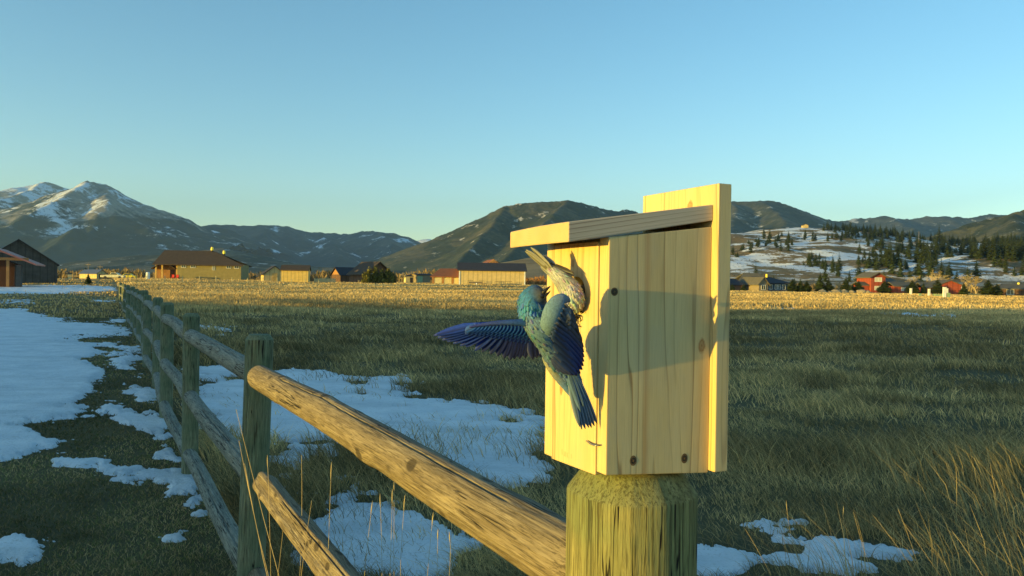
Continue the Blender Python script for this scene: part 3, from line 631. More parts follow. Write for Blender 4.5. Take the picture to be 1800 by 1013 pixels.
# willow brush: uncountable thin stems, one object per colour
def brush(name, spec, pal, mat, dens=1.0):
    Vl, Tl, Cl = [], [], []; o = 0
    for (px0, px1, Y, hlo, hhi, n) in spec:
        n = int(n*dens*3); px = RNG.uniform(px0, px1, n); Yv = Y*RNG.uniform(.97, 1.05, n); x = (px-CX)/F*Yv
        z = gnd(x, Yv)-.2; h = .6*RNG.uniform(hlo*.6, hhi, n)*(.35+1.1*vnoise(px*.13, Yv*.02))*RNG.uniform(.3, 1, n)**.5; w = Y*.00045*RNG.uniform(.6, 1.6, n)
        lx = RNG.normal(0, .35, n)*h; ly = RNG.normal(0, .2, n)*h; a = RNG.uniform(-.7, .7, n); dx = np.cos(a)*w; dy = np.sin(a)*w
        V = np.stack([np.stack([x-dx*.5, Yv-dy*.5, z], -1), np.stack([x+dx*.5, Yv+dy*.5, z], -1), np.stack([x+lx+dx, Yv+ly, z+h*.8], -1), np.stack([x+lx-dx, Yv+ly, z+h], -1)], 1)
        b = (np.arange(n)*4)[:, None]; Tl.append(np.concatenate([b+[0, 1, 2], b+[0, 2, 3]])+o); Vl.append(V.reshape(-1, 3)); o += 4*n
        Cl.append(np.repeat(pick(pal, n), 4, 0))
    return tag(npmesh(name, np.concatenate(Vl), np.concatenate(Tl), mat, cols=np.concatenate(Cl)), kind='stuff')
TAN = np.array([(.24,.17,.09),(.16,.12,.07),(.30,.21,.10),(.10,.09,.05)]); ORG = np.array([(.42,.20,.07),(.34,.15,.05),(.28,.18,.08)])
brush('willow_brush', [(88,275,330,3,7,2600),(420,470,300,3,6,700),(500,600,310,3,7,1300),(690,770,300,3,8,1500),(640,700,330,3,7,500),(1380,1560,300,2,5,1700),(1560,1960,330,2,6,3200),(1270,1400,420,2,5,900),(-400,0,330,3,7,1500)], TAN, M_leafc)
brush('orange_willow_brush', [(915,975,240,1.5,4.5,1300),(870,1000,330,2,5,500),(975,1240,260,1.5,4,900)], ORG, M_leafc)
for i, (px, h_, lb) in enumerate([(630,9,'small rust coloured bare bush at the end of the dark roofed house'),(706,22,'tan bare tree beside the little white shed'),(574,16,'grey bare tree between the tan shed and dark roofed house')]):
    b = P(px, 497, 215); b.z = G(b.x, b.y); r = empty('bare_tree', b, lb, 'tree'); tk, br = bare_tree(70+i, h_*215/F*1.05); tk.build('trunk', M_twig, r); br.build('crown', M_twig, r)
# ------------------------------------------------------------------ buildings
def cm(name, col, rough=.75, boards=0., var=.15):
    t = NT(name); co = t.coord(); n = t.noise(co, 1.3, 5, .6); c2 = t.ramp(n, [(.3, tuple(c*(1-var) for c in col)), (.7, tuple(c*(1+var) for c in col))])
    if boards:
        x, y, z = t.sep(co); fr = t.math('FRACT', t.math('MULTIPLY', t.math('ADD', x, y), boards)); c2 = t.mix(t.ramp(fr, [(0., .0), (.78, .0), (.88, .55), (1., .55)]), c2, tuple(c*.45 for c in col))
    return t.out(c2, rough)
B = dict(olive=cm('tan_siding', (.27, .22, .09), boards=.0), tan=cm('tan_board_siding', (.58, .44, .20), boards=.9), yel=cm('yellow_siding', (.66, .46, .14), boards=1.2), gold=cm('gold_trim', (.60, .38, .12)),
  red=cm('red_siding', (.32, .07, .035), boards=.7), dkr=cm('dark_roof', (.045, .043, .05), .8), brr=cm('brown_roof', (.085, .06, .042), .85), redroof=cm('red_brown_roof', (.26, .10, .05), .8), grr=cm('grey_green_roof', (.12, .11, .085), .85),
  blue=cm('blue_grey_siding', (.05, .075, .10), boards=.8), barn=cm('weathered_barn_boards', (.075, .07, .065), .9, boards=1.1, var=.3), cab=cm('cabin_logs', (.11, .05, .03)), orng=cm('orange_timber', (.38, .19, .07)), blroof=cm('blue_metal_roof', (.07, .09, .16), .5),
  white=cm('white_paint', (.75, .74, .70), .5), cream=cm('cream_door', (.62, .52, .26)), brown=cm('brown_siding', (.13, .07, .04), boards=.7), grn=cm('green_metal', (.25, .35, .22), .5), pink=cm('red_metal_roof', (.35, .14, .12), .5), cap=plain('yellow_steel_cap', (.9, .72, .1), .3, 0, .05), redp=cm('red_plastic', (.6, .04, .02), .5), timber=cm('grey_timber', (.25, .2, .13)))
tg = NT('window_glass'); tg.b.inputs['Specular IOR Level'].default_value = .8; M_glass = tg.out((.03, .045, .055), .12)
tg = NT('pale_window_glass'); M_pglass = tg.out((.55, .52, .42), .15)
def building(name, label, cat, px0, px1, pyb, Y, rz=0.):
    """root at the front middle of the base; returns root and metres per photo pixel"""
    k = Y/F; b = P((px0+px1)/2, pyb, Y); b.z = G(b.x, b.y)
    return empty(name, b, label, cat, rz - math.atan2(b.x, b.y)*0.4), k
def wall(r, x0, x1, y0, y1, h, mat, z0=-.6, gable=None, gh=0):
    """gable 'x': triangles at the x ends (ridge along x); 'y': triangles at front and back"""
    m_ = MB(); m_.box(x0, x1, y0, y1, z0, h)
    if gable == 'y': xm = (x0+x1)/2; m_.add([(x0,y0,h),(x1,y0,h),(xm,y0,h+gh),(x0,y1,h),(x1,y1,h),(xm,y1,h+gh)], [(0,1,2),(3,5,4),(0,2,5,3),(1,4,5,2)])
    if gable == 'x': ym = (y0+y1)/2; m_.add([(x0,y0,h),(x0,y1,h),(x0,ym,h+gh),(x1,y0,h),(x1,y1,h),(x1,ym,h+gh)], [(0,2,1),(3,4,5),(0,3,5,2),(1,2,5,4)])
    return m_.build('wall', mat, r)
def roof(r, x0, x1, y0, y1, h, gh, mat, axis='x', ov=.5, th=.22, hip=(0, 0), name='roof'):
    m_ = MB(); x0 -= ov; x1 += ov; y0 -= ov; y1 += ov
    if axis == 'x':
        ym = (y0+y1)/2; sl = gh/((y1-y0)/2-ov); e_ = h-sl*ov; a, b = hip
        top = [(x0,y0,e_+th),(x1,y0,e_+th),(x1-b,ym,h+gh+th),(x0+a,ym,h+gh+th),(x0,y1,e_+th),(x1,y1,e_+th)]
    else:
        xm = (x0+x1)/2; sl = gh/((x1-x0)/2-ov); e_ = h-sl*ov; a, b = hip
        top = [(x1,y0,e_+th),(x1,y1,e_+th),(xm,y1-b,h+gh+th),(xm,y0+a,h+gh+th),(x0,y0,e_+th),(x0,y1,e_+th)]
    bot = [(x, y, z-th) for x, y, z in top]
    m_.add(top+bot, [(0,1,2,3),(3,2,5,4),(6,9,8,7),(9,10,11,8),(0,6,7,1),(4,5,11,10),(1,7,8,2),(2,8,11,5),(0,3,9,6),(3,4,10,9)])
    return m_.build(name, mat, r)
def window(r, x, z, w, h, y, glass=None, frame=None, name='window'):
    m_ = MB(); f = .09
    for a in ((x-w/2-f, x-w/2, z-h/2-f, z+h/2+f), (x+w/2, x+w/2+f, z-h/2-f, z+h/2+f), (x-w/2, x+w/2, z-h/2-f, z-h/2), (x-w/2, x+w/2, z+h/2, z+h/2+f), (x-.03, x+.03, z-h/2, z+h/2)):
        m_.box(a[0], a[1], y-.09, y-.003, a[2], a[3])
    o = m_.build(name, frame or B['white'], r); g_ = MB(); g_.box(x-w/2, x+w/2, y-.05, y-.02, z-h/2, z+h/2); g_.build('pane', glass or M_glass, o); return o
def boxpart(r, name, mat, *d):
    m_ = MB(); m_.box(*d); return m_.build(name, mat, r)
# brown hipped house
r, k = building('ranch_house', 'long tan house with brown hipped roof and two yellow chimney caps', 'house', 272, 422, 491, 200)
W = 75*k; wall(r, -W*.45, W*.98, 0, 11, 27*k, B['olive']); wall(r, -W*.98, -W*.46, 2.2, 11, 26*k, B['orng'])
roof(r, -W*.92, W*.98, 0, 11, 27*k, 23*k, B['brr'], 'x', .7, hip=(1.2, 8.5)); roof(r, -W, -W*.55, .8, 8, 19*k, 10*k, B['brr'], 'y', .5)
rf = MB(); rf.add([(1.5, 1.8, 27*k+3.0), (8, 1.8, 27*k+1.2), (3.2, 5.5, 27*k+4.3), (-3.5, 5.5, 27*k+3.4), (3.2, 6.5, 27*k+4.3)], [(0, 1, 2), (0, 2, 3), (1, 4, 2), (3, 2, 4)])
for x in (-W*.31, -W*.10, W*.70, W*.88): window(r, x, 23*k, 1.0, .7, 0)
window(r, W*.36, 21*k, .5, 1.1, 0)
for x in (-W*.94, -W*.80, -W*.47): boxpart(r, 'porch_post', B['gold'], x-.2, x+.2, .5, .9, -.5, 24*k)
boxpart(r, 'door', B['cab'], -W*.66, -W*.56, 2.1, 2.19, 0, 2.3)
for x, h_, y_ in ((W*.22, 6, 5.2), (W*.52, 1., 4.)):
    m_ = MB(); m_.tube([(x, y_, 27*k+1), (x, y_, 27*k+23*k+.4+h_*.08-.5*(h_ < 2))], .22, 8); c_ = m_.build('chimney', B['brr'], r); m2 = MB(); zt = 27*k+23*k+.4+h_*.08-.5*(h_ < 2); m2.tube([(x, y_, zt-.5), (x, y_, zt-.1), (x, y_, zt+.35)], [.34, .38, .26], 10); m2.build('chimney_cap', B['cap'], c_)
ch = P(309, 491, 199); ch.z = G(ch.x, ch.y)
for i, dx in enumerate((0, 1.1)):
    rc = empty('lawn_chair', (ch.x+dx-.8, ch.y, ch.z), 'red lawn chair on the porch of the tan house, ' + ('left' if i == 0 else 'right') + ' of two', 'chair')
    boxpart(rc, 'seat', B['redp'], -.3, .3, -.3, .3, .38, .45); m_ = MB(); m_.box(-.3, .3, .26, .32, .45, 1.15); m_.build('backrest', B['redp'], rc)
    for lx in (-.27, .27): boxpart(rc, 'leg', B['redp'], lx-.03, lx+.03, -.28, .28, 0, .38)
# shed pair
r, k = building('dark_roof_shed', 'shed with tall dark roof and pale gable left of the yellow shed', 'shed', 466, 500, 495, 192, .3)
wall(r, -2.6, 2.6, 0, 5.5, 13*k, B['tan'], gable='y', gh=14*k); roof(r, -2.6, 2.6, 0, 5.5, 13*k, 14*k, B['dkr'], 'y', .3); boxpart(r, 'door', B['gold'], -.6, .6, -.06, -.004, 0, 2.1)
r, k = building('yellow_shed', 'tan yellow shed with brown gable roof standing alone in the field edge', 'shed', 495, 543, 497, 180, .05)
wall(r, -24*k, 22*k, 0, 4.5, 22*k, B['yel'], gable='x', gh=8*k); roof(r, -24*k, 22*k, 0, 4.5, 22*k, 8*k, B['brr'], 'x', .25); boxpart(r, 'door', B['gold'], -24*k-.06, -24*k-.004, 1.4, 3.1, 0, 20*k)
r, k = building('gabled_cottage', 'small dark roofed house with orange timber gable facing left', 'house', 592, 642, 495, 240, .55)
wall(r, -20*k, 22*k, 0, 6.5, 14*k, B['brown'], gable='x', gh=12*k); roof(r, -20*k, 22*k, 0, 6.5, 14*k, 12*k, B['dkr'], 'x', .5)
m_ = MB(); m_.add([(-20*k-.06, .6, 14*k), (-20*k-.06, 5.9, 14*k), (-20*k-.06, 3.25, 25*k)], [(0, 2, 1)]); m_.add([(-20*k-.3, 0, 0)], []); m_.v.pop(); m_.build('gable_timbers', B['orng'], r); window(r, 6*k, 6*k, 1.2, 1.1, 0)
r, k = building('steep_roof_house', 'house with big brown roof behind the olive shrubs', 'house', 640, 692, 497, 225, .7)
wall(r, -4.6, 4.4, 0, 8, 16*k, B['brown'], gable='y', gh=20*k); roof(r, -4.6, 4.4, 0, 8, 16*k, 20*k, B['brr'], 'y', .7); wall(r, 0, 4.2, -2.2, -.01, 10*k, B['brown'], gable='y', gh=7*k); roof(r, 0, 4.2, -2.2, 0.3, 10*k, 7*k, B['brr'], 'y', .4, name='porch_roof'); window(r, -2, 12*k, 1.2, 1.2, 0)
# small sheds and garage
r, k = building('white_shed', 'tiny pale shed with dark doorway left of the grey shed', 'shed', 712, 728, 498, 219, .3)
wall(r, -1.1, 1.1, 0, 2.4, 12*k, B['cream'], gable='x', gh=2*k); roof(r, -1.1, 1.1, 0, 2.4, 12*k, 2*k, B['dkr'], 'x', .15, .1); boxpart(r, 'door', B['dkr'], .1, .9, -.05, -.004, 0, 10*k)
r, k = building('grey_shed', 'low grey shed with flat dark roof beside the garage', 'shed', 729, 761, 499, 219, .5)
wall(r, -2.3, 2.0, 0, 3.4, 15*k, B['grn'] if False else B['timber'], gable='x', gh=1.5*k); roof(r, -2.3, 2.0, 0, 3.4, 15*k, 1.5*k, B['dkr'], 'x', .4, .12); boxpart(r, 'door', B['grn'], -2, -.4, -.05, -.004, 0, 13*k)
r, k = building('garage', 'garage with red brown roof and pale overhead doors', 'garage', 760, 806, 500, 193, .08)
wall(r, -23*k, 24*k, 0, 8, 14*k, B['cream']); roof(r, -23*k, 24*k, 0, 8, 14*k, 13*k, B['redroof'], 'x', .5, hip=(2.5, 0))
for x in (-13*k, 4*k, 20*k):
    d_ = boxpart(r, 'garage_door', B['cream'], x-6.2*k, x+6.2*k*(1 if x < 19*k else .5), -.16, -.1, 0, 11.5*k)
for x in (-21.5*k, -4.6*k, 12.5*k): boxpart(r, 'pillar', B['orng'], x-.28, x+.28, -.2, -.004, -.3, 13*k)
# the long metal building
r, k = building('metal_workshop', 'long tan metal building with dark grey gable roof', 'workshop', 806, 924, 502, 190, .06)
W = 58*k; wall(r, -W, W, 0, 9, 26*k, B['tan'], gable='x', gh=12*k); roof(r, -W, W, 0, 9, 26*k, 12.5*k, B['dkr'], 'x', .45); boxpart(r, 'corner_trim', B['white'], -W-.05, -W+.25, -.1, -.004, -.3, 26*k); boxpart(r, 'corner_trim', B['white'], W-.25, W+.05, -.1, -.004, -.3, 26*k)
boxpart(r, 'lean_to', B['redroof'], W+.05, W+1.2, 1, 5, 12*k, 12.6*k); boxpart(r, 'lean_to_post', B['cab'], W+.9, W+1.1, 1.1, 1.3, -.4, 12*k)
fr = P(858, 502, 186)
def rack(px0, px1, Y, h, n, label):
    a = P(px0, 502, Y); b = P(px1, 502, Y); z = G((a.x+b.x)/2, Y); m_ = MB(); w = b.x-a.x
    for i in range(n): x = w*i/(n-1); m_.tube([(x, 0, -.1), (x, 0, h)], .03, 5)
    for zz in (.15, h-.02): m_.tube([(0, 0, zz), (w, 0, zz)], .03, 5)
    o = m_.build('livestock_panel', plain('dark_steel', (.05, .05, .045), .6)); o.location = (a.x, Y, z); return tag(o, label, 'fence panel')
rack(870, 900, 187.5, 1.0, 9, 'longest dark steel gate panel leaning by the tan metal building'); rack(822, 831, 187.5, 1.1, 5, 'small dark steel gate panel at left on the tan metal wall'); rack(842, 851, 187.5, 1.05, 5, 'middle dark steel gate panel on the tan metal wall')
tr_ = empty('utility_trailer', (fr.x-3, 186, G(fr.x-3, 186)), 'small flat trailer with white wheel parked by the metal building', 'trailer')
boxpart(tr_, 'bed', B['dkr'], -1.4, 1.6, -.7, .7, .45, .62); boxpart(tr_, 'side_rail', B['timber'], -1.4, 1.6, -.72, -.68, .62, .85); m_ = MB(); m_.tube([(1.6, 0, .5), (2.6, 0, .4)], .05, 6); m_.build('drawbar', B['dkr'], tr_)
m_ = MB(); m_.tube([(.3, -.9, .33), (.3, -.72, .33)], .33, 14); wh = m_.build('wheel', B['dkr'], tr_); m_ = MB(); m_.tube([(.3, -.93, .33), (.3, -.90, .33)], .2, 12); m_.build('rim', B['white'], wh)
# timber-framed roof behind the workshop
r, k = building('log_house', 'log house whose orange timber gable shows above the metal building', 'house', 843, 890, 500, 262, .25)
wall(r, -24*k, 24*k, 0, 8, 30*k, B['cab'], gable='y', gh=13*k); roof(r, -24*k, 24*k, 0, 8, 30*k, 13*k, B['redroof'], 'y', .7)
m_ = MB()
for q in (-1, -.45, .0, .45, 1): m_.tube([(0, -.9, 43.5*k), (q*19*k, -.9, 30*k+12*k*(1-abs(q))*0-.2)], .22, 5)
m_.build('gable_timbers', B['orng'], r)
# blue house, right
r, k = building('blue_house', 'dark blue grey single storey house with row of white windows', 'house', 1322, 1392, 511, 225, .42)
wall(r, -20*k, 33*k, 0, 9, 15*k, B['blue']); roof(r, -20*k, 34*k, 0, 9, 15*k, 10*k, B['dkr'], 'x', .6, hip=(0, 4.)); wall(r, -33*k, -15*k, -1.5, 8, 14*k, B['grr'] if False else B['timber'], gable='y', gh=10*k); roof(r, -33*k, -15*k, -1.5, 8, 14*k, 10*k, B['grr'], 'y', .5)
for x in (-12, -3, 9, 14, 24): window(r, x*k, 8*k, .9, 1.2, 0)
window(r, -24*k, 7*k, 1.2, 1.2, -1.5); boxpart(r, 'chimney', B['dkr'], 3*k, 8*k, 4, 5, 16*k, 31*k); m_ = MB(); m_.tube([(5*k, 3.8, 25*k), (5*k, 3.8, 31*k)], .3, 8); m_.build('chimney_cap', B['cap'], r)
r, k = building('brown_roof_wing', 'house with broad brown roof just left of the blue house', 'house', 1296, 1340, 510, 238, .1)
wall(r, -22*k, 22*k, 0, 9, 14*k, B['timber']); roof(r, -22*k, 22*k, 0, 9, 14*k, 17*k, B['grr'], 'x', .5, hip=(3.5, 0)); window(r, -12*k, 7*k, 1.3, 1.2, 0)
r, k = building('low_dark_house', 'low dark house half hidden by the right edge of the birdhouse', 'house', 1262, 1305, 510, 226, -.05)
wall(r, -21*k, 21*k, 0, 7, 11*k, B['brown']); roof(r, -21*k, 21*k, 0, 7, 11*k, 9*k, B['dkr'], 'x', .5, hip=(0, 2)); window(r, -5*k, 6*k, 1.1, 1., 0)
# red two-storey house
r, k = building('red_house', 'red two storey house with gable front and pale windows', 'house', 1528, 1580, 516, 225, .25)
wall(r, -24*k, 2*k, 0, 8, 29*k, B['red'], gable='y', gh=7*k); roof(r, -24*k, 2*k, 0, 8, 29*k, 7*k, B['grr'], 'y', .7); wall(r, 2*k+.01, 26*k, 1.5, 8, 20*k, B['red']); roof(r, 2*k+.5, 26*k, 1.5, 8, 20*k, 7*k, B['grr'], 'x', .4, name='side_roof')
for z in (24, 9): window(r, -11*k, z*k, 1.9, 1.05, 0, M_pglass); 
wall(r, -38*k, -24*k-.01, 1, 6, 14*k, B['red']); roof(r, -38*k, -24*k-.5, 1, 6, 14*k, 5*k, B['grr'], 'x', .4, name='side_roof')
wall(r, 10*k, 48*k, -2.5, 1.48, 13*k, B['red']); roof(r, 10*k, 48*k, -2.5, 2.5, 13*k, 6*k, B['grr'], 'x', .4, name='garage_roof'); window(r, 26*k, 8*k, 1.1, .9, -2.5, M_pglass); window(r, 40*k, 8*k, 1.1, .9, -2.5, M_pglass)
r, k = building('red_barn', 'plain red barn wall with low gable behind the utility boxes', 'barn', 1642, 1690, 518, 218, .15)
wall(r, -16*k, 24*k, 0, 9, 17*k, B['red'], gable='y', gh=8*k); roof(r, -16*k, 24*k, 0, 9, 17*k, 8*k, B['grr'], 'y', .35, .15); wall(r, -38*k, -16*k-.01, 1, 7, 12*k, B['red']); roof(r, -38*k, -16*k-.4, 1, 7, 12*k, 8*k, B['grr'], 'x', .4, name='side_roof'); boxpart(r, 'corner_trim', B['white'], 24*k-.2, 24*k+.03, -.06, -.004, -.4, 15*k)
r, k = building('brown_house', 'low brown house with grey roof at the right edge', 'house', 1757, 1815, 522, 215, -.1)
wall(r, -28*k, 40*k, 0, 9, 13*k, B['brown']); roof(r, -28*k, 40*k, 0, 9, 13*k, 8*k, B['grr'], 'x', .6, hip=(2.5, 0)); window(r, -9*k, 7*k, 1.6, 1.2, 0); boxpart(r, 'chimney', B['grr'], 8*k, 11*k, 4, 4.6, 18*k, 24*k); m_ = MB(); m_.tube([(9.5*k, 3.7, 21*k), (9.5*k, 3.7, 24*k)], .3, 8); m_.build('chimney_cap', B['cap'], r)
q = footpy(1416, 401) or footpy(1416, 404)
if q:
    r = empty('hilltop_house', (q[0], q[1], q[2]), 'tiny tan house on top of the snowy foothill', 'house'); wall(r, -3.5, 3.5, 0, 5, 3., B['tan'], gable='y', gh=1.6, z0=-3); roof(r, -3.5, 3.5, 0, 5, 3., 1.6, B['brr'], 'y', .6)
# left: cabin and barn
r, k = building('grey_barn', 'tall weathered grey barn behind the log cabin', 'barn', -28, 92, 497, 112, .38)
W = 60*k; wall(r, -W, W, 0, 9, 34*k, B['barn'], gable='y', gh=42*k); roof(r, -W, W, 0, 9, 34*k, 42*k, B['dkr'], 'y', .25, .15)
r, k = building('log_cabin', 'log cabin corner with red metal porch roof and orange posts', 'cabin', -70, 30, 500, 84, .2)
W = 50*k; wall(r, -W, 35*k, 1.8, 7, 42*k, B['cab'], gable='y', gh=17*k)
boxpart(r, 'porch_wall', B['barn'], 39*k, 48*k, .3, 1.5, -.4, 40*k)
roof(r, -W, 62*k, .2, 8, 44*k, 24*k, B['pink'], 'y', .6, .18); m_ = MB(); m_.box(-W, 60*k, .0, .15, 48*k, 53*k); m_.build('fascia', B['orng'], r)
for x in (28*k, -10*k): boxpart(r, 'porch_post', B['orng'], x-.14, x+.14, .1, .38, -.4, 48*k)
# far left small barn with blue roof and others
r, k = building('blue_roof_barn', 'long low barn with blue metal roof and tan gable front', 'barn', 146, 212, 488.5, 250, .75)
wall(r, -9*k, 9*k, 0, 11, 9*k, B['tan'], gable='y', gh=6.5*k); roof(r, -9*k, 9*k, 0, 11, 9*k, 6.5*k, B['blroof'], 'y', .3, .12); boxpart(r, 'door', B['cab'], -5*k, 5*k, -.06, -.004, 0, 8*k)
r, k = building('tiny_shed', 'tiny pale shed in the brush left of the blue roofed barn', 'shed', 119, 126, 489, 240, .3)
wall(r, -3*k, 3*k, 0, 1.6, 8*k, B['cream']); roof(r, -3*k, 3*k, 0, 1.6, 8*k, 1.5*k, B['dkr'], 'x', .1, .08)
def car(px, py, Y, col, label, L=4.6, truck=False):
    b = P(px, py, Y); b.z = G(b.x, b.y); r = empty('parked_' + ('truck' if truck else 'car'), b, label, 'truck' if truck else 'car', .15)
    m_ = MB(); prof = [(-L/2, .35), (L/2, .35), (L/2, .85), (L*.3, .95), (L*.17, 1.45), (-L*.22 if not truck else -L*.05, 1.5), (-L*.36 if not truck else -L*.1, .98), (-L/2, .92)]
    n = len(prof); m_.add([(x, -.85, z) for x, z in prof]+[(x, .85, z) for x, z in prof], [tuple(range(n)), tuple(range(2*n-1, n-1, -1))]+[(i, i+n, (i+1) % n+n, (i+1) % n) for i in range(n)])
    m_.build('body', plain('car_paint', col, .3), r, bevel=.05)
    g_ = MB(); g_.add([(L*.24, -.87, 1.0), (L*.15, -.87, 1.38), (-L*.03 if truck else -L*.2, -.87, 1.42), (-L*.08 if truck else -L*.28, -.87, 1.0)], [(0, 1, 2, 3)]); g_.build('side_window', M_glass, r)
    for x in (-L*.3, L*.32):
        for y in (-.88, .7): w_ = MB(); w_.tube([(x, y, .34), (x, y+.18, .34)], .34, 12); w_.build('wheel', B['dkr'], r)
car(199, 490, 190, (.72, .66, .42), 'pale truck parked beyond the far end of the fence', 5.2, True); car(226, 489.5, 230, (.75, .6, .05), 'bright yellow car parked in front of the far brush', 4.2)
r = empty('propane_tank', P(260, 493, 175), 'upright pale storage tank left of the tan house', 'tank'); r.location.z = G(r.location.x, r.location.y); m_ = MB(); m_.tube([(0, 0, -.1), (0, 0, 1.45), (0, 0, 1.6), (0, 0, 1.68)], [.42, .42, .33, .1], 14); m_.build('tank_shell', B['white'], r); m_ = MB(); m_.tube([(0, 0, 1.66), (0, 0, 1.8)], .1, 8); m_.build('valve', B['dkr'], r)
# utility boxes on the right
def ped(px, pt, pb, w, Y, mat, label, name='utility_pedestal'):
    b = P(px, pb, Y); zt = P(px, pt, Y).z; g_ = G(b.x, b.y); h = zt-g_; k = Y/F; r = empty(name, (b.x, b.y, g_), label, 'utility box'); w = w*k/2
    m_ = MB(); m_.box(-w, w, -w*.8, w*.8, -.1, h-.12*w); m_.build('cabinet', mat, r, bevel=.02); m_ = MB(); m_.box(-w*1.12, w*1.12, -w*.92, w*.92, h-.12*w, h); m_.build('lid', mat, r)
ped(1633, 508, 520, 3.5, 150, B['white'], 'slim white pedestal in front of the small spruce by the red house'); ped(1660, 505, 526, 5, 130, B['white'], 'tallest white green pedestal before the red barn'); ped(1664, 507, 522, 4, 138, B['white'], 'white pedestal directly behind the tallest one')
ped(1667, 515, 527, 5, 130, B['grn'], 'short pale green pedestal right of the tallest one'); ped(1617, 516, 521, 4, 150, B['grn'], 'small green utility pedestal left of the others'); ped(1648, 517, 523, 12, 150, B['grn'], 'low wide green transformer box', 'transformer_box')
ped(1601, 507, 519, 3.5, 170, B['white'], 'slim pale pedestal in front of the pine right of the red house')
# boulders
M_rock = plain('pale_boulder', (.34, .27, .17), .9)
for i, (px, s, lb) in enumerate([(1446,.8,'leftmost pale boulder in the row before the conifers'),(1459,.5,'smallest pale boulder second from left in the row'),(1469,1.0,'widest pale boulder in the row before the conifers'),(1484,.9,'long flat boulder in the middle of the row'),(1498,.7,'squat boulder near the slim young spruce'),(1514,1.,'large boulder at the left corner of the red house'),(1525,.7,'last boulder in the row at the red house wall')]):
    b = P(px, 515, 200); b.z = G(b.x, b.y); bm = bmesh.new(); bmesh.ops.create_icosphere(bm, subdivisions=3, radius=1)
    for v in bm.verts: n_ = float(fbm(np.array(v.co.x*1.3+i*5), np.array(v.co.y*1.3+v.co.z), 3)); v.co *= 1+.35*n_; v.co.x *= s*1.3; v.co.y *= s; v.co.z *= s*.75
    me = bpy.data.meshes.new('boulder'); bm.to_mesh(me); bm.free(); me.materials.append(M_rock); o = bpy.data.objects.new('boulder', me); link(o); o.location = b+Vector((0, 0, .2)); tag(o, lb, 'boulder')
# poles
for px, pt, pb, Y, lb in [(1481-0, 0, 0, 0, ''), ]: pass
def pole(px, pt, pb, Y, label, onhill=False, r_=.16):
    b = P(px, pb, Y); z0 = float(foot_h(np.array(b.x), np.array(Y))) if onhill else G(b.x, b.y); zt = P(px, pt, Y).z
    r = empty('utility_pole', (b.x, b.y, z0), label, 'pole'); m_ = MB(); m_.tube([(0, 0, -.5), (0, 0, zt-z0)], [r_, r_*.7], 8); m_.build('shaft', B['timber'], r); m_ = MB(); m_.box(-1.1, 1.1, -.08, .08, zt-z0-.9, zt-z0-.7); m_.build('crossarm', B['timber'], r)
pole(1615, 407, 425, 900, 'pale utility pole on the ridge among the pines', True, .22); pole(129, 478, 494, 150, 'thin utility pole in the field between cabin and spruce'); pole(155, 462, 488, 330, 'left one of two far poles above the blue roofed barn'); pole(176, 466, 488, 330, 'right one of two far poles above the blue roofed barn')
# ------------------------------------------------------------------ far wire fence
M_opost = plain('pale_fence_stake', (.55, .45, .24), .85)
a = P(225, 494, 125); b = P(560, 501, 150); r = empty('wire_fence', (a.x, a.y, G(a.x, a.y)), 'low wire fence of pale stakes running before the tan house', 'fence')
for i in range(13):
    k = i/12; x = a.x+(b.x-a.x)*k; y = a.y+(b.y-a.y)*k; m_ = MB(); m_.tube([(0, 0, -.2), (0, 0, 1.0+random.uniform(0, .3))], .065, 6); o = m_.build('post', M_opost, r); o.location = (x-a.x, y-a.y, G(x, y)-G(a.x, a.y))
m_ = MB()
for h_ in (.5, .95): m_.tube([((b.x-a.x)*i/12, (b.y-a.y)*i/12, G(a.x+(b.x-a.x)*i/12, a.y+(b.y-a.y)*i/12)-G(a.x, a.y)+h_) for i in range(13)], .008, 4)
m_.build('wire', plain('fence_wire', (.3, .3, .3), .4, 1.), r)
a = P(552, 497, 200); r = empty('board_fence', (a.x, a.y, G(a.x, a.y)), 'pale board fence between the yellow shed and the gabled cottage', 'fence'); m_ = MB()
for i in range(34): m_.box(i*.16, i*.16+.13, 0, .03, -.1, 1.15+random.uniform(-.08, .08))
m_.build('pickets', M_opost, r); m_ = MB(); m_.box(0, 5.4, .035, .09, .8, .9); m_.build('rail', M_opost, r)
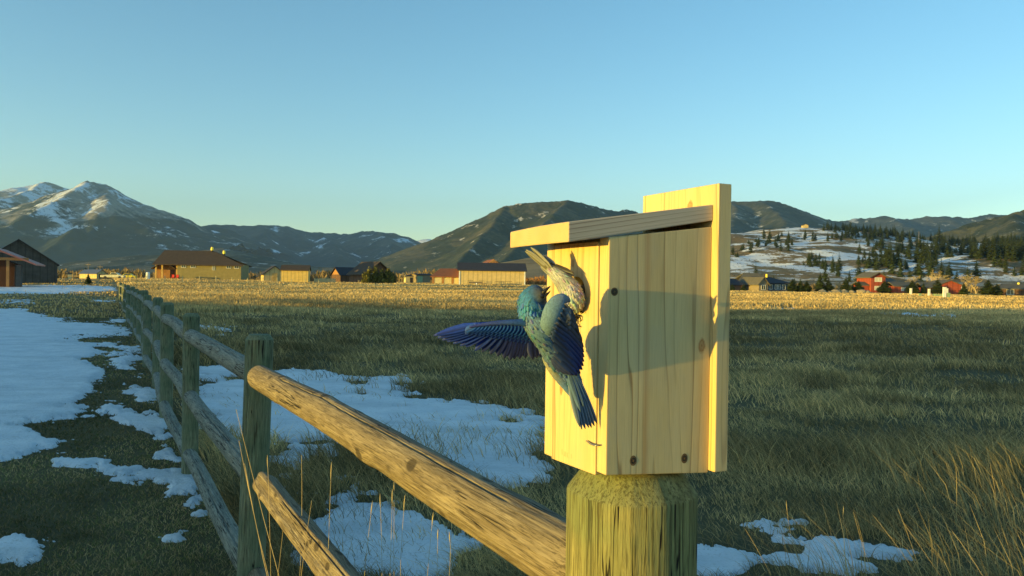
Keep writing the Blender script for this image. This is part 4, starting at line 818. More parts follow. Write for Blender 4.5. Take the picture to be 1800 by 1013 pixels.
# ------------------------------------------------------------------ post and rail fence
def round_log(name, p0, p1, r, mat, parent, n=64, nl=40, seed=0, cracks=(), taper=(0, 0), chamfer=0, square=0., tr0=1., bump=1., nkn=0, bow=0.):
    """a log from p0 to p1, local z along it; cracks = (angle, width rad, depth, from, to)"""
    p0 = Vector(p0); p1 = Vector(p1); L = (p1-p0).length; th = np.linspace(0, 2*math.pi, n, endpoint=False)
    zs = np.unique(np.concatenate([np.linspace(0, L, nl), [.004, L-.004], ([taper[0]*.25, taper[0]*.5, taper[0]] if taper[0] else []), ([L-taper[1], L-taper[1]*.5, L-taper[1]*.25] if taper[1] else []), ([L-chamfer] if chamfer else [])]))
    TH_, ZZ = np.meshgrid(th, zs); f = 1 + .02*fbm(np.cos(TH_)*1.5+seed, ZZ*2.5+np.sin(TH_)*1.5, 3)*bump + .010*fbm(np.cos(TH_)*9+seed, np.sin(TH_)*9+ZZ*.8, 2)*bump
    if square: f = f*(1-square*.5*(1+np.cos(4*(TH_-.55)))*.16)
    for (a, w, d, c0, c1) in cracks:
        aw = a + .10*fbm(ZZ*3+seed, ZZ*0+a, 3); dd = np.abs((TH_-aw+math.pi) % (2*math.pi)-math.pi)
        f = f - d/r*np.clip(1-dd/w, 0, 1)*sstep(c0-.02, c0+.05, ZZ)*(1-sstep(c1-.05, c1+.02, ZZ))
    kn = np.zeros_like(f); rg = np.random.default_rng(seed+99)
    for _ in range(nkn):
        ka, kz, ks = rg.uniform(0, 2*math.pi), rg.uniform(.12, L-.05), rg.uniform(.008, .016)
        da = ((TH_-ka+math.pi) % (2*math.pi)-math.pi)*r; dd = np.sqrt(da**2+((ZZ-kz)*.6)**2)/ks
        f = f + .075*np.exp(-(dd/2.0)**2) - .06*np.exp(-(dd/.7)**2); kn = np.maximum(kn, np.exp(-(dd/.9)**2))
    R = np.full_like(f, r)*(tr0+(1-tr0)*ZZ/L)
    if taper[0]: R = R*np.where(ZZ < taper[0], .62+.38*np.sin(np.clip(ZZ/taper[0], 0, 1)*math.pi/2), 1)
    if taper[1]: q = L-ZZ; R = R*np.where(q < taper[1], .62+.38*np.sin(np.clip(q/taper[1], 0, 1)*math.pi/2), 1)
    if chamfer: q = np.clip((ZZ-(L-chamfer))/chamfer, 0, 1); R = R*(1-.27*q)
    R = R*f; V = np.stack([R*np.cos(TH_)+bow*np.sin(ZZ/L*math.pi*1.6+seed), R*np.sin(TH_)+bow*.6*np.sin(ZZ/L*math.pi*2.3+seed*2), ZZ], -1).reshape(-1, 3); m = len(zs)
    i = np.arange(m-1)[:, None]*n; j = np.arange(n)[None]; j2 = (j+1) % n
    Q = np.stack([i+j, i+j2, i+n+j2, i+n+j], -1).reshape(-1, 4)
    V = np.concatenate([V, [[0, 0, 0], [0, 0, L]]]); c0 = len(V)-2
    T = [(c0, (k+1) % n, k) for k in range(n)] + [(c0+1, (m-1)*n+k, (m-1)*n+(k+1) % n) for k in range(n)]
    o = npmesh(name, V, [Q, np.array(T)], mat, parent, smooth=True, attrs=dict(knot=np.concatenate([kn.ravel(), [0, 0]])))
    o.rotation_mode = 'QUATERNION'; o.rotation_quaternion = (p1-p0).to_track_quat('Z', 'Y'); o.location = p0; return o
M_post = log_mat('treated_post', (.24, .25, .15), (.14, .15, .09), (.33, .33, .21), 1.3, .6, green=(.10, .15, .085))
M_rail = log_mat('weathered_rail', (.27, .22, .14), (.13, .10, .06), (.37, .31, .20), 4.1, .7)
M_railg = log_mat('grey_rail', (.29, .29, .23), (.17, .17, .13), (.38, .38, .31), 7.7, .9)
M_main = log_mat('main_post_wood', (.32, .28, .11), (.15, .13, .05), (.44, .39, .18), 2.2, .6, knots=False, green=(.16, .20, .09))
fence = empty('post_and_rail_fence', (FP0[0], FP0[1], 0), 'long weathered post and rail fence receding to the left', 'fence')
fl = Vector((FP0[0], FP0[1], 0))
NP = 20; posts = []
zt0 = P(1108, 838, .90).z
for i in range(NP):
    p = FP0 + FD*FL*i; d = np.random.default_rng(i+5).normal(0, .03, 2)*(i > 1); p = p+d
    if i == 1: q = P(455, 700, 3.17); p = np.array([q.x, q.y])
    if i == 2: q = P(335, 700, 5.45); p = np.array([q.x, q.y])
    if i == 0: q = P(1108, 950, .95); p = np.array([q.x, q.y])
    posts.append(p); g_ = G(*p); r_ = .0775 if i == 0 else (.055 if i < 3 else .06)
    top = zt0 if i == 0 else (P(455, 588, 3.17).z if i == 1 else (P(335, 551, 5.45).z if i == 2 else g_+1.10+.02*math.sin(i*2.3)))
    # cracks face the camera
    va = math.atan2(-p[1], -p[0])
    if i == 0: cr = [(va-.42, .045, .016, .2, 1.3), (va+.42, .02, .006, .6, 1.3), (va-.05, .012, .003, .85, 1.3), (va+.13, .010, .003, .9, 1.3), (va-.85, .014, .003, .5, 1.3), (va+.62, .02, .005, .5, 1.3), (va-.2, .01, .002, .8, 1.3), (va+.27, .01, .003, .9, 1.3)]
    elif i == 1: cr = [(va+.12, .11, .022, .1, 1.3)]
    else: cr = [(va+.3*math.sin(i*3), .06, .010, .3, 1.3)]
    if i <= 2: base = Vector((p[0]-(.0 if i != 1 else .03), p[1], g_-.15))
    else: base = Vector((p[0], p[1], g_-.15))
    o = round_log('post', base-fl, Vector((p[0], p[1], top))-fl, r_, M_main if i == 0 else M_post, fence, n=220 if i == 0 else (160 if i == 1 else (72 if i < 5 else 24)), nl=200 if i == 0 else (80 if i < 4 else 16), seed=i, cracks=cr if i < 6 else [], chamfer=.028 if i == 0 else .02, square=.35 if i == 0 else .15, bump=1.)
    if i == 0: o['label'] = 'thick chamfered post carrying the birdhouse'
NR = Vector((-.892, -.452, 0))
for i in range(NP-1):
    a = posts[i]; b = posts[i+1]; da = (b-a)/np.linalg.norm(b-a)
    for j, hz in enumerate((.965, .545, .145)):
        side = .012 if i > 0 else .03
        ext = .045
        A = Vector((a[0]+da[0]*(-.02 if i else .03), a[1]+da[1]*(-.02 if i else .03), G(*a)+hz)); Bv = Vector((b[0]+da[0]*ext, b[1]+da[1]*ext, G(*b)+hz))
        if i == 0:
            if j == 0: A.z = P(1000, 985, 1.02).z+.0; Bv = P(452, 659, 3.09); A.z = Bv.z-.0
            if j == 1: Bv = P(462, 843, 3.09); A.z = Bv.z-.01
        else: A += NR*side; Bv += NR*side
        jit = random.uniform(-.012, .012) if i > 0 else 0
        A.z += jit; va = math.atan2(1, -.2)
        cr = [(1.2, .05, .012, .25, 1.9), (2.6, .03, .006, .6, 2.3), (4.2, .05, .008, .2, 2.0)] if i < 4 else []
        round_log('rail', A-fl, Bv-fl, .046 if i else .046, M_rail if i == 0 else M_railg, fence, nkn=(16 if i == 0 else 8 if i < 4 else 0), bow=.008 if i else .004, n=160 if i == 0 else (64 if i < 3 else 20), nl=430 if i == 0 else (50 if i < 3 else 14), seed=i*3+j+2, cracks=cr, taper=(.10, .08 if i == 0 else .12), bump=3.4 if (i, j) == (0, 1) else 2.2, square=1.6 if (i, j) == (0, 1) else 0.)
# a dark cap-like bracket on a far post
# ------------------------------------------------------------------ birdhouse
AA = math.radians(26); S2 = Vector((math.cos(AA), math.sin(AA), 0)); W2 = Vector((-math.sin(AA), math.cos(AA), 0)); NS = -W2; NF = -S2
C0 = Vector((.104, .859, 0)); TK = .019
def bp(u, h, z): return C0 + W2*u + NF*h + Vector((0, 0, z))       # u: left along the front, h: out from the front, z: world height
def zat(px, py, u, h):
    q = bp(u, h, 0); return P(px, py, q.y).z
zb_C = zat(1066, 836, 0, 0); zb_B = zat(1250, 831.5, 0, -.14); zb_L = zat(958, 798, .14, 0)
zt_C = zat(1069, 417, 0, 0); zt_B = zat(1250, 399, 0, -.14)
zr_f = zat(998, 426, 0, .0515); zr_ft = zat(998, 390, 0, .0515); zr_b = zat(1254, 388, 0, -.14); zr_bt = zat(1254, 360, 0, -.14)
zk_t = zat(1265, 322, -.011, -.14); zk_b = zat(1262, 831, -.011, -.14)
ref = P(1108, 838, .95)
house = empty('birdhouse', bp(.07, -.07, zb_C), 'pale pine nest box with sloping roof on the near fence post', 'birdhouse')
HO = house.location.copy()
LIGHT, MIDC, LINE = (.70, .54, .27), (.62, .45, .20), (.22, .115, .035)
def board(name, origin, ax, ay, pts, mat, y0, y1, bevel=.0012, hole=None, smooth=False):
    """plate whose outline pts (x, z) lies in the plane of ax and world z; thickness from y0 to y1 along ay"""
    M = Matrix(((ax.x, ay.x, 0, origin.x-HO.x), (ax.y, ay.y, 0, origin.y-HO.y), (ax.z, ay.z, 1, origin.z-HO.z), (0, 0, 0, 1)))
    if hole is None:
        n = len(pts); m_ = MB(); m_.add([(x, y0, z) for x, z in pts]+[(x, y1, z) for x, z in pts], [tuple(range(n)), tuple(range(2*n-1, n-1, -1))]+[(i, i+n, (i+1) % n+n, (i+1) % n) for i in range(n)])
    else:
        hx, hz, hr = hole; N = 48; m_ = MB(); x0 = pts[0][0]; x1 = pts[2][0]
        ring = []; outer = []
        for k in range(N):
            a = 2*math.pi*k/N; c, s_ = math.cos(a), math.sin(a); ring.append((hx+hr*c, hz+hr*s_))
            # square frame round the hole
            q = .030; m2 = max(abs(c), abs(s_)); outer.append((hx+q*c/m2, hz+q*s_/m2))
        vs = [(x, y0, z) for x, z in ring]+[(x, y0, z) for x, z in outer]+[(x, y1, z) for x, z in ring]+[(x, y1, z) for x, z in outer]; fs = []
        for k in range(N):
            k2 = (k+1) % N; fs += [(k, k2, N+k2, N+k), (2*N+k, 3*N+k, 3*N+k2, 2*N+k2), (k, 2*N+k, 2*N+k2, k2)]
        m_.add(vs, fs); X = [pts[0][0], hx-.03, hx+.03, pts[2][0]]
        def zbot(x): return np.interp(x, [pts[0][0], pts[3][0]], [pts[0][1], pts[3][1]]) if pts[0][0] < pts[3][0] else np.interp(x, [pts[3][0], pts[0][0]], [pts[3][1], pts[0][1]])
        def ztop(x): return pts[1][1]
        X = sorted(X)
        for a_, b_ in zip(X[:-1], X[1:]):
            Zs = [(zbot(a_), zbot(b_)), (hz-.03,)*2, (hz+.03,)*2, (ztop(a_), ztop(b_))]
            for q in range(3):
                if q == 1 and abs((a_+b_)/2-hx) < .02: continue
                (za, zb_), (zc, zd) = Zs[q], Zs[q+1]
                m_.add([(a_, y0, za), (b_, y0, zb_), (b_, y0, zd), (a_, y0, zc), (a_, y1, za), (b_, y1, zb_), (b_, y1, zd), (a_, y1, zc)], [(0, 1, 2, 3), (7, 6, 5, 4)] + ([(0, 4, 5, 1)] if q == 0 else []) + ([(3, 2, 6, 7)] if q == 2 else []) + ([(0, 3, 7, 4)] if a_ == X[0] else []) + ([(1, 5, 6, 2)] if b_ == X[-1] else []))
    me = bpy.data.meshes.new(name); me.from_pydata(m_.v, [], m_.f); me.update()
    bm = bmesh.new(); bm.from_mesh(me); bmesh.ops.remove_doubles(bm, verts=bm.verts, dist=1e-6); bmesh.ops.recalc_face_normals(bm, faces=bm.faces); bm.to_mesh(me); bm.free()
    o = bpy.data.objects.new(name, me); link(o, house); me.materials.append(mat); o.matrix_local = M
    if bevel: b = o.modifiers.new('bevel', 'BEVEL'); b.width = bevel; b.segments = 2; b.limit_method = 'ANGLE'; b.angle_limit = math.radians(40)
    return o
M_side = board_mat('pine_side', LIGHT, MIDC, LINE, [(.128, 1.262, .006)], 2.37, 66, rough_mill=True, streaks=[(.055, .006)])
M_sideL = board_mat('pine_side_left', LIGHT, MIDC, LINE, [], 1.9, 70)
M_front = board_mat('pine_front', LIGHT, MIDC, LINE, [(-.108, 1.228, .0042), (-.098, 1.205, .0042), (-.075, 1.355, .0035)], 2.7, 80)
M_back = board_mat('pine_back', LIGHT, MIDC, LINE, [(-.04, 1.425, .006)], 3.3, 80)
M_roof = board_mat('pine_roof', (.60, .48, .36), (.50, .38, .27), (.16, .09, .05), [], 5.1, 140, flat=True, line_k=.9, streaks=())
M_roofend = board_mat('pine_roof_end', (.62, .46, .23), (.55, .38, .17), (.26, .13, .04), [], -.045, 170, endgrain=True)
# the side facing the camera: x runs back along S2 from the front corner, y = inward
O0 = Vector((C0.x, C0.y, 0))
board('side_panel', O0, S2, W2, [(0, zb_C), (0, zt_C), (.14, zt_B), (.14, zb_B)], M_side, 0, TK)
OL = O0 + W2*.14
board('side_panel', OL, S2, -W2, [(0, zb_L), (0, zt_C-.002), (.14, zt_B), (.14, zb_L)], M_sideL, 0, TK)
# front board between the sides, hinged, its corner proud by 2 mm; x = -u
zf_r = zat(1047, 836, TK, 0); zf_l = zat(966, 806, .14-TK, 0)
HU, HZ, HR = .066, CAMZ-.010, .019
board('front_board', O0+NF*.001, -W2, -NF, [(-(.14-TK-.0012), zf_l), (-(.14-TK-.0012), zt_C-.004), (-(TK+.0012), zt_C-.004), (-(TK+.0012), zf_r)], M_front, 0, TK-.001, hole=(-HU, HZ, HR))
# floor, slightly recessed
board('floor', O0, S2, W2, [(.02, zb_C+.012), (.02, zb_C+.030), (.1395, zb_C+.030), (.1395, zb_C+.012)], M_sideL, TK+.001, .14-TK-.001)
# back board: wider than the box and rising above the roof; x = -u
board('back_board', O0+S2*.1402, -W2, S2, [(.011, zk_b), (.011, zk_t), (-.1375, zk_t-.001), (-.1375, zk_b)], M_back, 0, TK)
# roof: swept along S2 with a slightly crowned end
def roofmesh():
    m_ = MB(); nx = 13; us = [(-.0015) + (.1405)*i/(nx-1) for i in range(nx)]
    prof = []
    for (h, zb_, zt_) in ((.0515, zr_f, zr_ft), (-.1400, zr_b, zr_bt)):
        row = []
        for u in us:
            k = (u+.0015)/.1405; dr = -.0035*k*k; row.append((bp(u, h, zb_+dr*.4)-HO, bp(u, h, zt_+dr)-HO))
        prof.append(row)
    vs = []; 
    for row in prof:
        for b_, t_ in row: vs += [b_, t_]
    n = nx*2; fs = []
    for i in range(nx-1):
        a = i*2; fs += [(a, a+2, n+a+2, n+a), (a+1, n+a+1, n+a+3, a+3), (n+a, n+a+2, n+a+3, n+a+1)]
    fs += [(0, n, n+1, 1), (n-2, n-1, 2*n-1, 2*n-2)]
    fe = [(i*2, i*2+1, i*2+3, i*2+2) for i in range(nx-1)]
    return vs, fs, fe
vs_, fs_, fe_ = roofmesh()
# local frame with z along the slope direction so that the grain runs along the roof
zaxis = (bp(0, -.14, zr_b)-bp(0, .0515, zr_f)).normalized(); xaxis = W2.copy(); yaxis = zaxis.cross(xaxis).normalized()
LM = Matrix(((xaxis.x, yaxis.x, zaxis.x, 0), (xaxis.y, yaxis.y, zaxis.y, 0), (xaxis.z, yaxis.z, zaxis.z, 0), (0, 0, 0, 1))); org = vs_[0]
LM.translation = org; inv = LM.inverted(); me = bpy.data.meshes.new('roof'); me.from_pydata([tuple(inv@v) for v in vs_], [], fs_+fe_); me.update()
bm = bmesh.new(); bm.from_mesh(me); bmesh.ops.recalc_face_normals(bm, faces=bm.faces); bm.to_mesh(me); bm.free()
me.materials.append(M_roof); me.materials.append(M_roofend)
for p_ in me.polygons:
    c_ = sum((me.vertices[i].co.z for i in p_.vertices), 0)/len(p_.vertices)
    if abs(p_.normal.z) > .8 and c_ < .05: p_.material_index = 1
ro = bpy.data.objects.new('roof', me); link(ro, house); ro.matrix_local = LM; b_ = ro.modifiers.new('bevel', 'BEVEL'); b_.width = .0012; b_.segments = 2; b_.limit_method = 'ANGLE'; b_.angle_limit = .7
# roof timber texture: rings seen on its edge need x as across the edge -> handled by wood noise
M_steel = plain('dark_steel_screw', (.05, .045, .04), .4, .8); M_bright = plain('galvanised_wire', (.45, .42, .36), .35, .9); M_hole = plain('bored_wood', (.16, .09, .04), .9)
def onside(px, py):
    d = P(px, py, 1.)-Vector((0, 0, CAMZ)); t_ = (C0.x*NS.x+C0.y*NS.y)/(d.x*NS.x+d.y*NS.y); return Vector((0, 0, CAMZ))+d*t_
def onfront(px, py, out=0.):
    d = P(px, py, 1.)-Vector((0, 0, CAMZ)); q0 = C0+NF*out; t_ = (q0.x*NF.x+q0.y*NF.y)/(d.x*NF.x+d.y*NF.y); return Vector((0, 0, CAMZ))+d*t_
for i, (px, py) in enumerate([(1080, 513), (1113, 810), (1203, 806)]):
    c = onside(px, py)-HO; m_ = MB(); N = 16
    ring1 = [c+(S2*math.cos(a)+Vector((0, 0, 1))*math.sin(a)*(1.25 if i else 1))*.0046+NS*.00015 for a in np.linspace(0, 2*math.pi, N, endpoint=False)]
    m_.add([c+NS*.00015]+ring1, [(0, k+1, (k+1) % N+1) for k in range(N)]); cs = m_.build('countersink', M_hole, house)
    m_ = MB(); m_.tube([c+NS*.0001, c+NS*.00025, c+NS*.0003], [.0034, .0033, .0028], 16); s_ = m_.build('screw', M_steel, house)
    for a in (0.4, 0.4+math.pi/2):
        dv = S2*math.cos(a)+Vector((0, 0, 1))*math.sin(a); m_ = MB(); m_.tube([c+NS*.0001-dv*.002, c+NS*.0001+dv*.002], .0004, 4); m_.build('cross_slot', M_hole, s_)
pts_ = [onfront(1031, 775, .003)-HO, onfront(1037, 780, .005)-HO, onfront(1044, 783, .006)-HO, onfront(1051, 783, .005)-HO, onfront(1052, 783, -.004)-HO]
m_ = MB(); m_.tube(pts_, .0009, 8); m_.build('latch_nail', M_bright, house, smooth=True)
# faint stamped mark near the foot of the front board (unreadable in the photo): a few shallow pressed strokes
m_ = MB()
for (px, a0, a1) in [(988, 790, 799), (992, 794, 802), (994, 794, 803), (997, 796, 804), (1000, 796, 797), (1000, 804, 805), (1004, 799, 806)]:
    m_.tube([onfront(px, a0, .0010)-HO, onfront(px+.3, a1, .0010)-HO], .0003, 4)
m_.build('stamp_mark', plain('stamp_ink', (.45, .28, .12), .8), house)
# ------------------------------------------------------------------ birds
M_plume, tp = attrcol('plumage', .75, .28, 420, .2)
nn = tp.noise(tp.coord(), 900, 3, .7); tp.bump(nn, .5, .0006)
M_feather, tf = attrcol('flight_feathers', .6, .12, 200, .3)
M_black = plain('beak_horn', (.02, .018, .016), .4, 0, .2, 200); M_eye = plain('bird_eye', (.01, .01, .01), .08, 0, 0., 1)
def catmull(ctrl, m=8):
    c = np.array(ctrl, float); c = np.concatenate([[2*c[0]-c[1]], c, [2*c[-1]-c[-2]]]); out = []
    for i in range(1, len(c)-2):
        for k in range(m):
            t_ = k/m; p0, p1, p2, p3 = c[i-1:i+3]; out.append(.5*((2*p1)+(-p0+p2)*t_+(2*p0-5*p1+4*p2-p3)*t_**2+(-p0+3*p1-3*p2+p3)*t_**3))
    out.append(c[-2]); return np.array(out)
def loft(name, ctrl, parent, mat, org, n=28, up=Vector((0, -1, 0)), cover=None):
    """ctrl rows: x y z rx ry r g b ; one closed skin; the rings start on the side facing up"""
    A = catmull(ctrl, 7); V = []; C = []
    for i in range(len(A)):
        p = Vector(A[i, :3]); t_ = (Vector(A[min(i+1, len(A)-1), :3])-Vector(A[max(i-1, 0), :3])).normalized(); a = (up-t_*up.dot(t_)).normalized(); b = t_.cross(a)
        for k in range(n):
            an = 2*math.pi*k/n; ruf = 1+.015*math.sin(an*7+i*1.3)
            V.append(p-org+a*math.cos(an)*max(A[i, 4], .0003)*ruf+b*math.sin(an)*max(A[i, 3], .0003)*ruf); C.append(A[i, 5:8].clip(0, 1))
    m = len(A); Q = [(i*n+k, i*n+(k+1) % n, (i+1)*n+(k+1) % n, (i+1)*n+k) for i in range(m-1) for k in range(n)]
    V = [tuple(v) for v in V]+[tuple(Vector(A[0, :3])-org), tuple(Vector(A[-1, :3])-org)]; C += [A[0, 5:8].clip(0, 1), A[-1, 5:8].clip(0, 1)]
    T = [(len(V)-2, (k+1) % n, k) for k in range(n)]+[(len(V)-1, (m-1)*n+k, (m-1)*n+(k+1) % n) for k in range(n)]
    if cover:
        i0, i1, fl_, fw_, st = cover; FV, FF, FC = [], [], []; rg = random.Random(len(A))
        P0 = np.array(V[:m*n]).reshape(m, n, 3); C0_ = np.array(C[:m*n]).reshape(m, n, 3)
        for i in range(i1, i0, -st):
            for k in range(0, n, 2):
                k_ = (k+(i//st) % 2) % n; a = Vector(P0[i, k_]); b_ = Vector(P0[min(i+1, m-1), k_]); d = (b_-a).normalized(); ctr = Vector(A[i, :3])-org; nr = (a-ctr).normalized(); d = (d-nr*d.dot(nr)*.6).normalized(); ln = fl_*rg.uniform(.8, 1.25); jt = Vector((rg.uniform(-1, 1), rg.uniform(-1, 1), rg.uniform(-1, 1)))*ln*.10
                c_ = [float(v)*rg.uniform(.75, 1.3) for v in C0_[i, k_]]; feather(FV, FF, FC, a-nr*.0003, a+d*ln+nr*.0005+jt, nr, fw_*rg.uniform(.85, 1.2), c_, [v*1.08 for v in c_], [v*.8 for v in c_], camber=.10, pointed=.1)
        feathers_obj('plumage', None, parent, Vector((0, 0, 0)), raw=(FV, FF, FC))
    return npmesh(name, np.array(V), [np.array(Q), np.array(T)], mat, parent, smooth=True, cols=np.array(C))
def feather(V, Fq, C, root, tip, nrm, w, c_root, c_tip, c_edge, camber=.12, sag=0., pointed=.5, lift=0.):
    root = Vector(root); tip = Vector(tip); d = (tip-root); L = d.length; d.normalize(); s_ = d.cross(Vector(nrm)).normalized(); nn_ = s_.cross(d).normalized(); K = 12; b = len(V)
    prof = (-1, -.55, -.06, .06, .55, 1)
    for i in range(K+1):
        t_ = i/K; wd = w*(.35+.65*min(1, t_*3))*(1-(t_**(3+5*(1-pointed)))*.88)
        for q in prof:
            asym = 1. if q > 0 else .62; off = s_*q*wd*.5*asym
            z = -camber*wd*abs(q)+(.00025 if abs(q) < .1 else 0)
            V.append(root+d*L*t_+off+nn_*(z+lift)+nn_*(-sag*L*t_*t_)); e = abs(q); k1 = t_
            c = [c_root[j]*(1-k1)+c_tip[j]*k1 for j in range(3)]; ke = .55 if e == 1 else 0
            if abs(q) < .1: c = [v*.45 for v in c]
            C.append([c[j]*(1-ke)+c_edge[j]*ke for j in range(3)])
    for i in range(K):
        for q in range(5): a = b+i*6+q; Fq.append((a, a+1, a+7, a+6))
def feathers_obj(name, specs, parent, org, mat=None, raw=None):
    V, Fq, C = raw or ([], [], [])
    for s in (specs or []): feather(V, Fq, C, *s[0], **(s[1] if len(s) > 1 else {}))
    V = [tuple(Vector(v)-org) for v in V]; o = npmesh(name, np.array(V), np.array(Fq), mat or M_feather, parent, smooth=True, cols=np.array(C).clip(0, 1)); so = o.modifiers.new('thickness', 'SOLIDIFY'); so.thickness = .0003; so.offset = 0; return o
MSH = -.028
def PM(px, py, Y): return P(px, py, Y-.033+.039*float(sstep(562, 640, py)))   # the rump and tail hang closer to the box
def row(px, py, Y, rx, ry, c): p = PM(px, py, Y); rx *= .967; ry *= .967; return (p.x, p.y, p.z, rx, ry, *c)
TEAL = (.045, .18, .38); TEALD = (.04, .14, .29); NECK = (.10, .19, .28); LBLUE = (.12, .25, .50); DBLUE = (.010, .030, .15); GREYB = (.11, .21, .40); VIO = (.010, .034, .30); VIOL = (.012, .065, .46)
mo = PM(975, 610, .842); male = empty('bluebird', mo, 'blue male bird hovering with one wing spread at the nest box', 'bird'); MO = Vector(mo)
body = loft('body', [row(958,516,.838,.0035,.0035,(.07,.06,.06)), row(953,518,.839,.0085,.0085,(.08,.09,.10)), row(945,522,.842,.0140,.0130,TEALD), row(937,532,.845,.0155,.0150,TEAL), row(934,546,.846,.0138,.0140,TEAL), row(938,561,.845,.0135,.0135,NECK),
    row(950,577,.843,.0150,.0160,NECK), row(966,600,.843,.0150,.0160,(.12,.21,.36)), row(980,624,.844,.0150,.0155,(.09,.17,.34)), row(992,643,.848,.0130,.0130,(.07,.14,.30)), row(1003,662,.852,.0100,.0100,(.09,.17,.30)), row(1011,678,.855,.0080,.0080,GREYB), row(1018,698,.859,.004,.004,GREYB)], male, M_plume, MO, cover=(8, 80, .0062, .0042, 2))
e_ = PM(954, 521, .826); bm = bmesh.new(); bmesh.ops.create_uvsphere(bm, u_segments=16, v_segments=10, radius=.0024); me = bpy.data.meshes.new('eye'); bm.to_mesh(me); bm.free(); me.materials.append(M_eye); o = bpy.data.objects.new('eye', me); link(o, male); o.location = e_-MO
def beak(parent, org, base, tip, r, name='beak', bow=0.):
    base = Vector(base); tip = Vector(tip); m_ = MB(); pts = [base.lerp(tip, k)+Vector((0, 0, bow*math.sin(k*math.pi))) for k in (0, .3, .6, .85, 1.)]; m_.tube([p-org for p in pts], [r, r*.8, r*.55, r*.3, r*.06], 10); return m_.build(name, M_black, parent, smooth=True)
beak(male, MO, PM(953,517,.835), PM(968,503,.833), .0026, 'upper_beak', .0006); beak(male, MO, PM(954,522,.835), PM(968,511,.834), .0022, 'lower_beak', -.0008)
# left wing spread towards the left: flight feathers, coverts and the arm
def wingpts(n, a, b): return [Vector(a).lerp(Vector(b), i/(n-1)) for i in range(n)]
nrm = Vector((.05, -1, .12)); sp = []
tips_ = catmull([(762,590,0),(776,597,0),(798,606,0),(822,613,0),(850,621,0),(876,627,0),(896,631,0),(916,632,0),(936,630,0),(952,628,0),(962,628,0)], 2); roots_ = catmull([(846,570,0),(858,569,0),(870,568,0),(880,567,0),(890,567,0),(900,568,0),(910,569,0),(922,571,0),(934,574,0),(946,579,0),(956,586,0)], 2)
for i, (tp_, rt_) in enumerate(zip(tips_, roots_)):
    k = i/(len(tips_)-1); jt = random.uniform(-3, 2); edge = (.03, .06, .26) if k < .3 else (.11, .12, .19); kk = random.uniform(.85, 1.15)
    sp.append(((PM(rt_[0], rt_[1], .836+.010*k), PM(tp_[0]+jt, tp_[1]+jt, .825+.018*k), nrm, .0105+.0035*math.sin(k*3), tuple(c*kk for c in (VIOL if k < .5 else VIO)), (VIO if k < .4 else (.022, .034, .16)), edge), dict(pointed=.75-.6*k, sag=.01, camber=.05, lift=.0001*i)))
cov = []
for r_ in range(3):
    n_ = 20
    for i in range(n_):
        k = i/(n_-1); px = 838+118*k; py0 = 570-3*math.sin(k*3)+14*k**3+2*r_; ln = (26-7*r_)*(.7+.5*math.sin(k*2.4)); cc = (.010, .055, .46) if r_ == 0 else (.010, .075, .48) if r_ == 1 else (.014, .10, .48)
        cov.append(((PM(px, py0, .831+.010*k-.0005*r_), PM(px-16*(1-k)-4, py0+ln, .829+.011*k-.0005*r_), nrm, .0085, cc, tuple(c*.75 for c in cc), (.03, .05, .2)), dict(pointed=.0, camber=.03)))
wl_ = feathers_obj('wing', sp+cov, male, MO)
arm = loft('wing_arm', [row(958,586,.842,.008,.006,(.11,.17,.20)), row(945,574,.841,.0060,.0048,(.05,.13,.24)), row(925,568,.838,.0042,.0036,(.03,.10,.26)), row(900,567,.834,.0030,.0026,(.03,.08,.26)), row(872,568,.832,.0024,.0020,(.03,.06,.24)), row(848,571,.831,.0018,.0015,(.03,.05,.22)), row(825,575,.829,.0010,.0010,(.03,.04,.2))], wl_, M_plume, MO, 16)
# right wing half raised towards the nest box
sp = []; nr2 = Vector((-.35, -.9, .1))
rts = catmull([(992,534,0),(984,550,0),(977,566,0),(972,580,0),(968,594,0),(967,610,0),(970,622,0)], 2); tps = catmull([(1010,572,0),(1023,600,0),(1026,618,0),(1026,634,0),(1023,648,0),(1014,658,0),(1000,655,0)], 2)
for i, (a_, b_) in enumerate(zip(rts, tps)):
    k = i/(len(rts)-1); q = sstep(.15, .5, k); c0_ = (.13-.105*q, .14-.08*q, .17+.01*q); c1_ = (.08-.072*q, .075-.049*q, .09+.10*q)
    sp.append(((PM(a_[0], a_[1], .823+.003*k), PM(b_[0], b_[1], .838-.004*k), nr2, .0150, tuple(float(v) for v in c0_), tuple(float(v) for v in c1_), (.06, .06, .13)), dict(pointed=.35, lift=.0002*i, camber=.04)))
cov = []
for i in range(16):
    k = (i//2)/7; o2 = i % 2; cov.append(((PM(980-10*k+4*o2, 530+62*k, .823+.006*k), PM(1000-2*k+3*o2, 556+58*k, .829+.005*k), nr2, .0125, (.13,.19,.26), (.13-.10*k, .14-.09*k, .18), (.13, .16, .2)), dict(pointed=0., camber=.08)))
wr = feathers_obj('wing', sp+cov, male, MO)
loft('wing_arm', [row(960,622,.838,.004,.003,(.2,.24,.26)), row(961,600,.834,.0068,.005,(.16,.24,.29)), row(964,575,.830,.0088,.0058,(.13,.22,.29)), row(969,553,.827,.0095,.006,(.12,.21,.30)), row(977,537,.826,.0092,.0055,(.11,.20,.30)), row(987,528,.827,.0075,.0048,(.13,.19,.27)), row(996,527,.829,.0042,.003,(.19,.19,.22)), row(1002,530,.831,.0012,.0012,(.22,.18,.2))], wr, M_plume, MO, 18)
sp = []; nt = Vector((-.2, -1, .05))
for i, (tx, ty) in enumerate([(1019,750),(1023,755),(1029,754),(1035,752),(1040,752),(1045,749),(1050,745)]):
    k = i/6; sp.append(((PM(1000+17*k, 664+2*k, .846+.0010*i), PM(tx, ty, .850+.0020*i), nt, .0078, (.08,.16,.30), (.10,.15,.24), (.30, .31, .30)), dict(pointed=.15, camber=.05)))
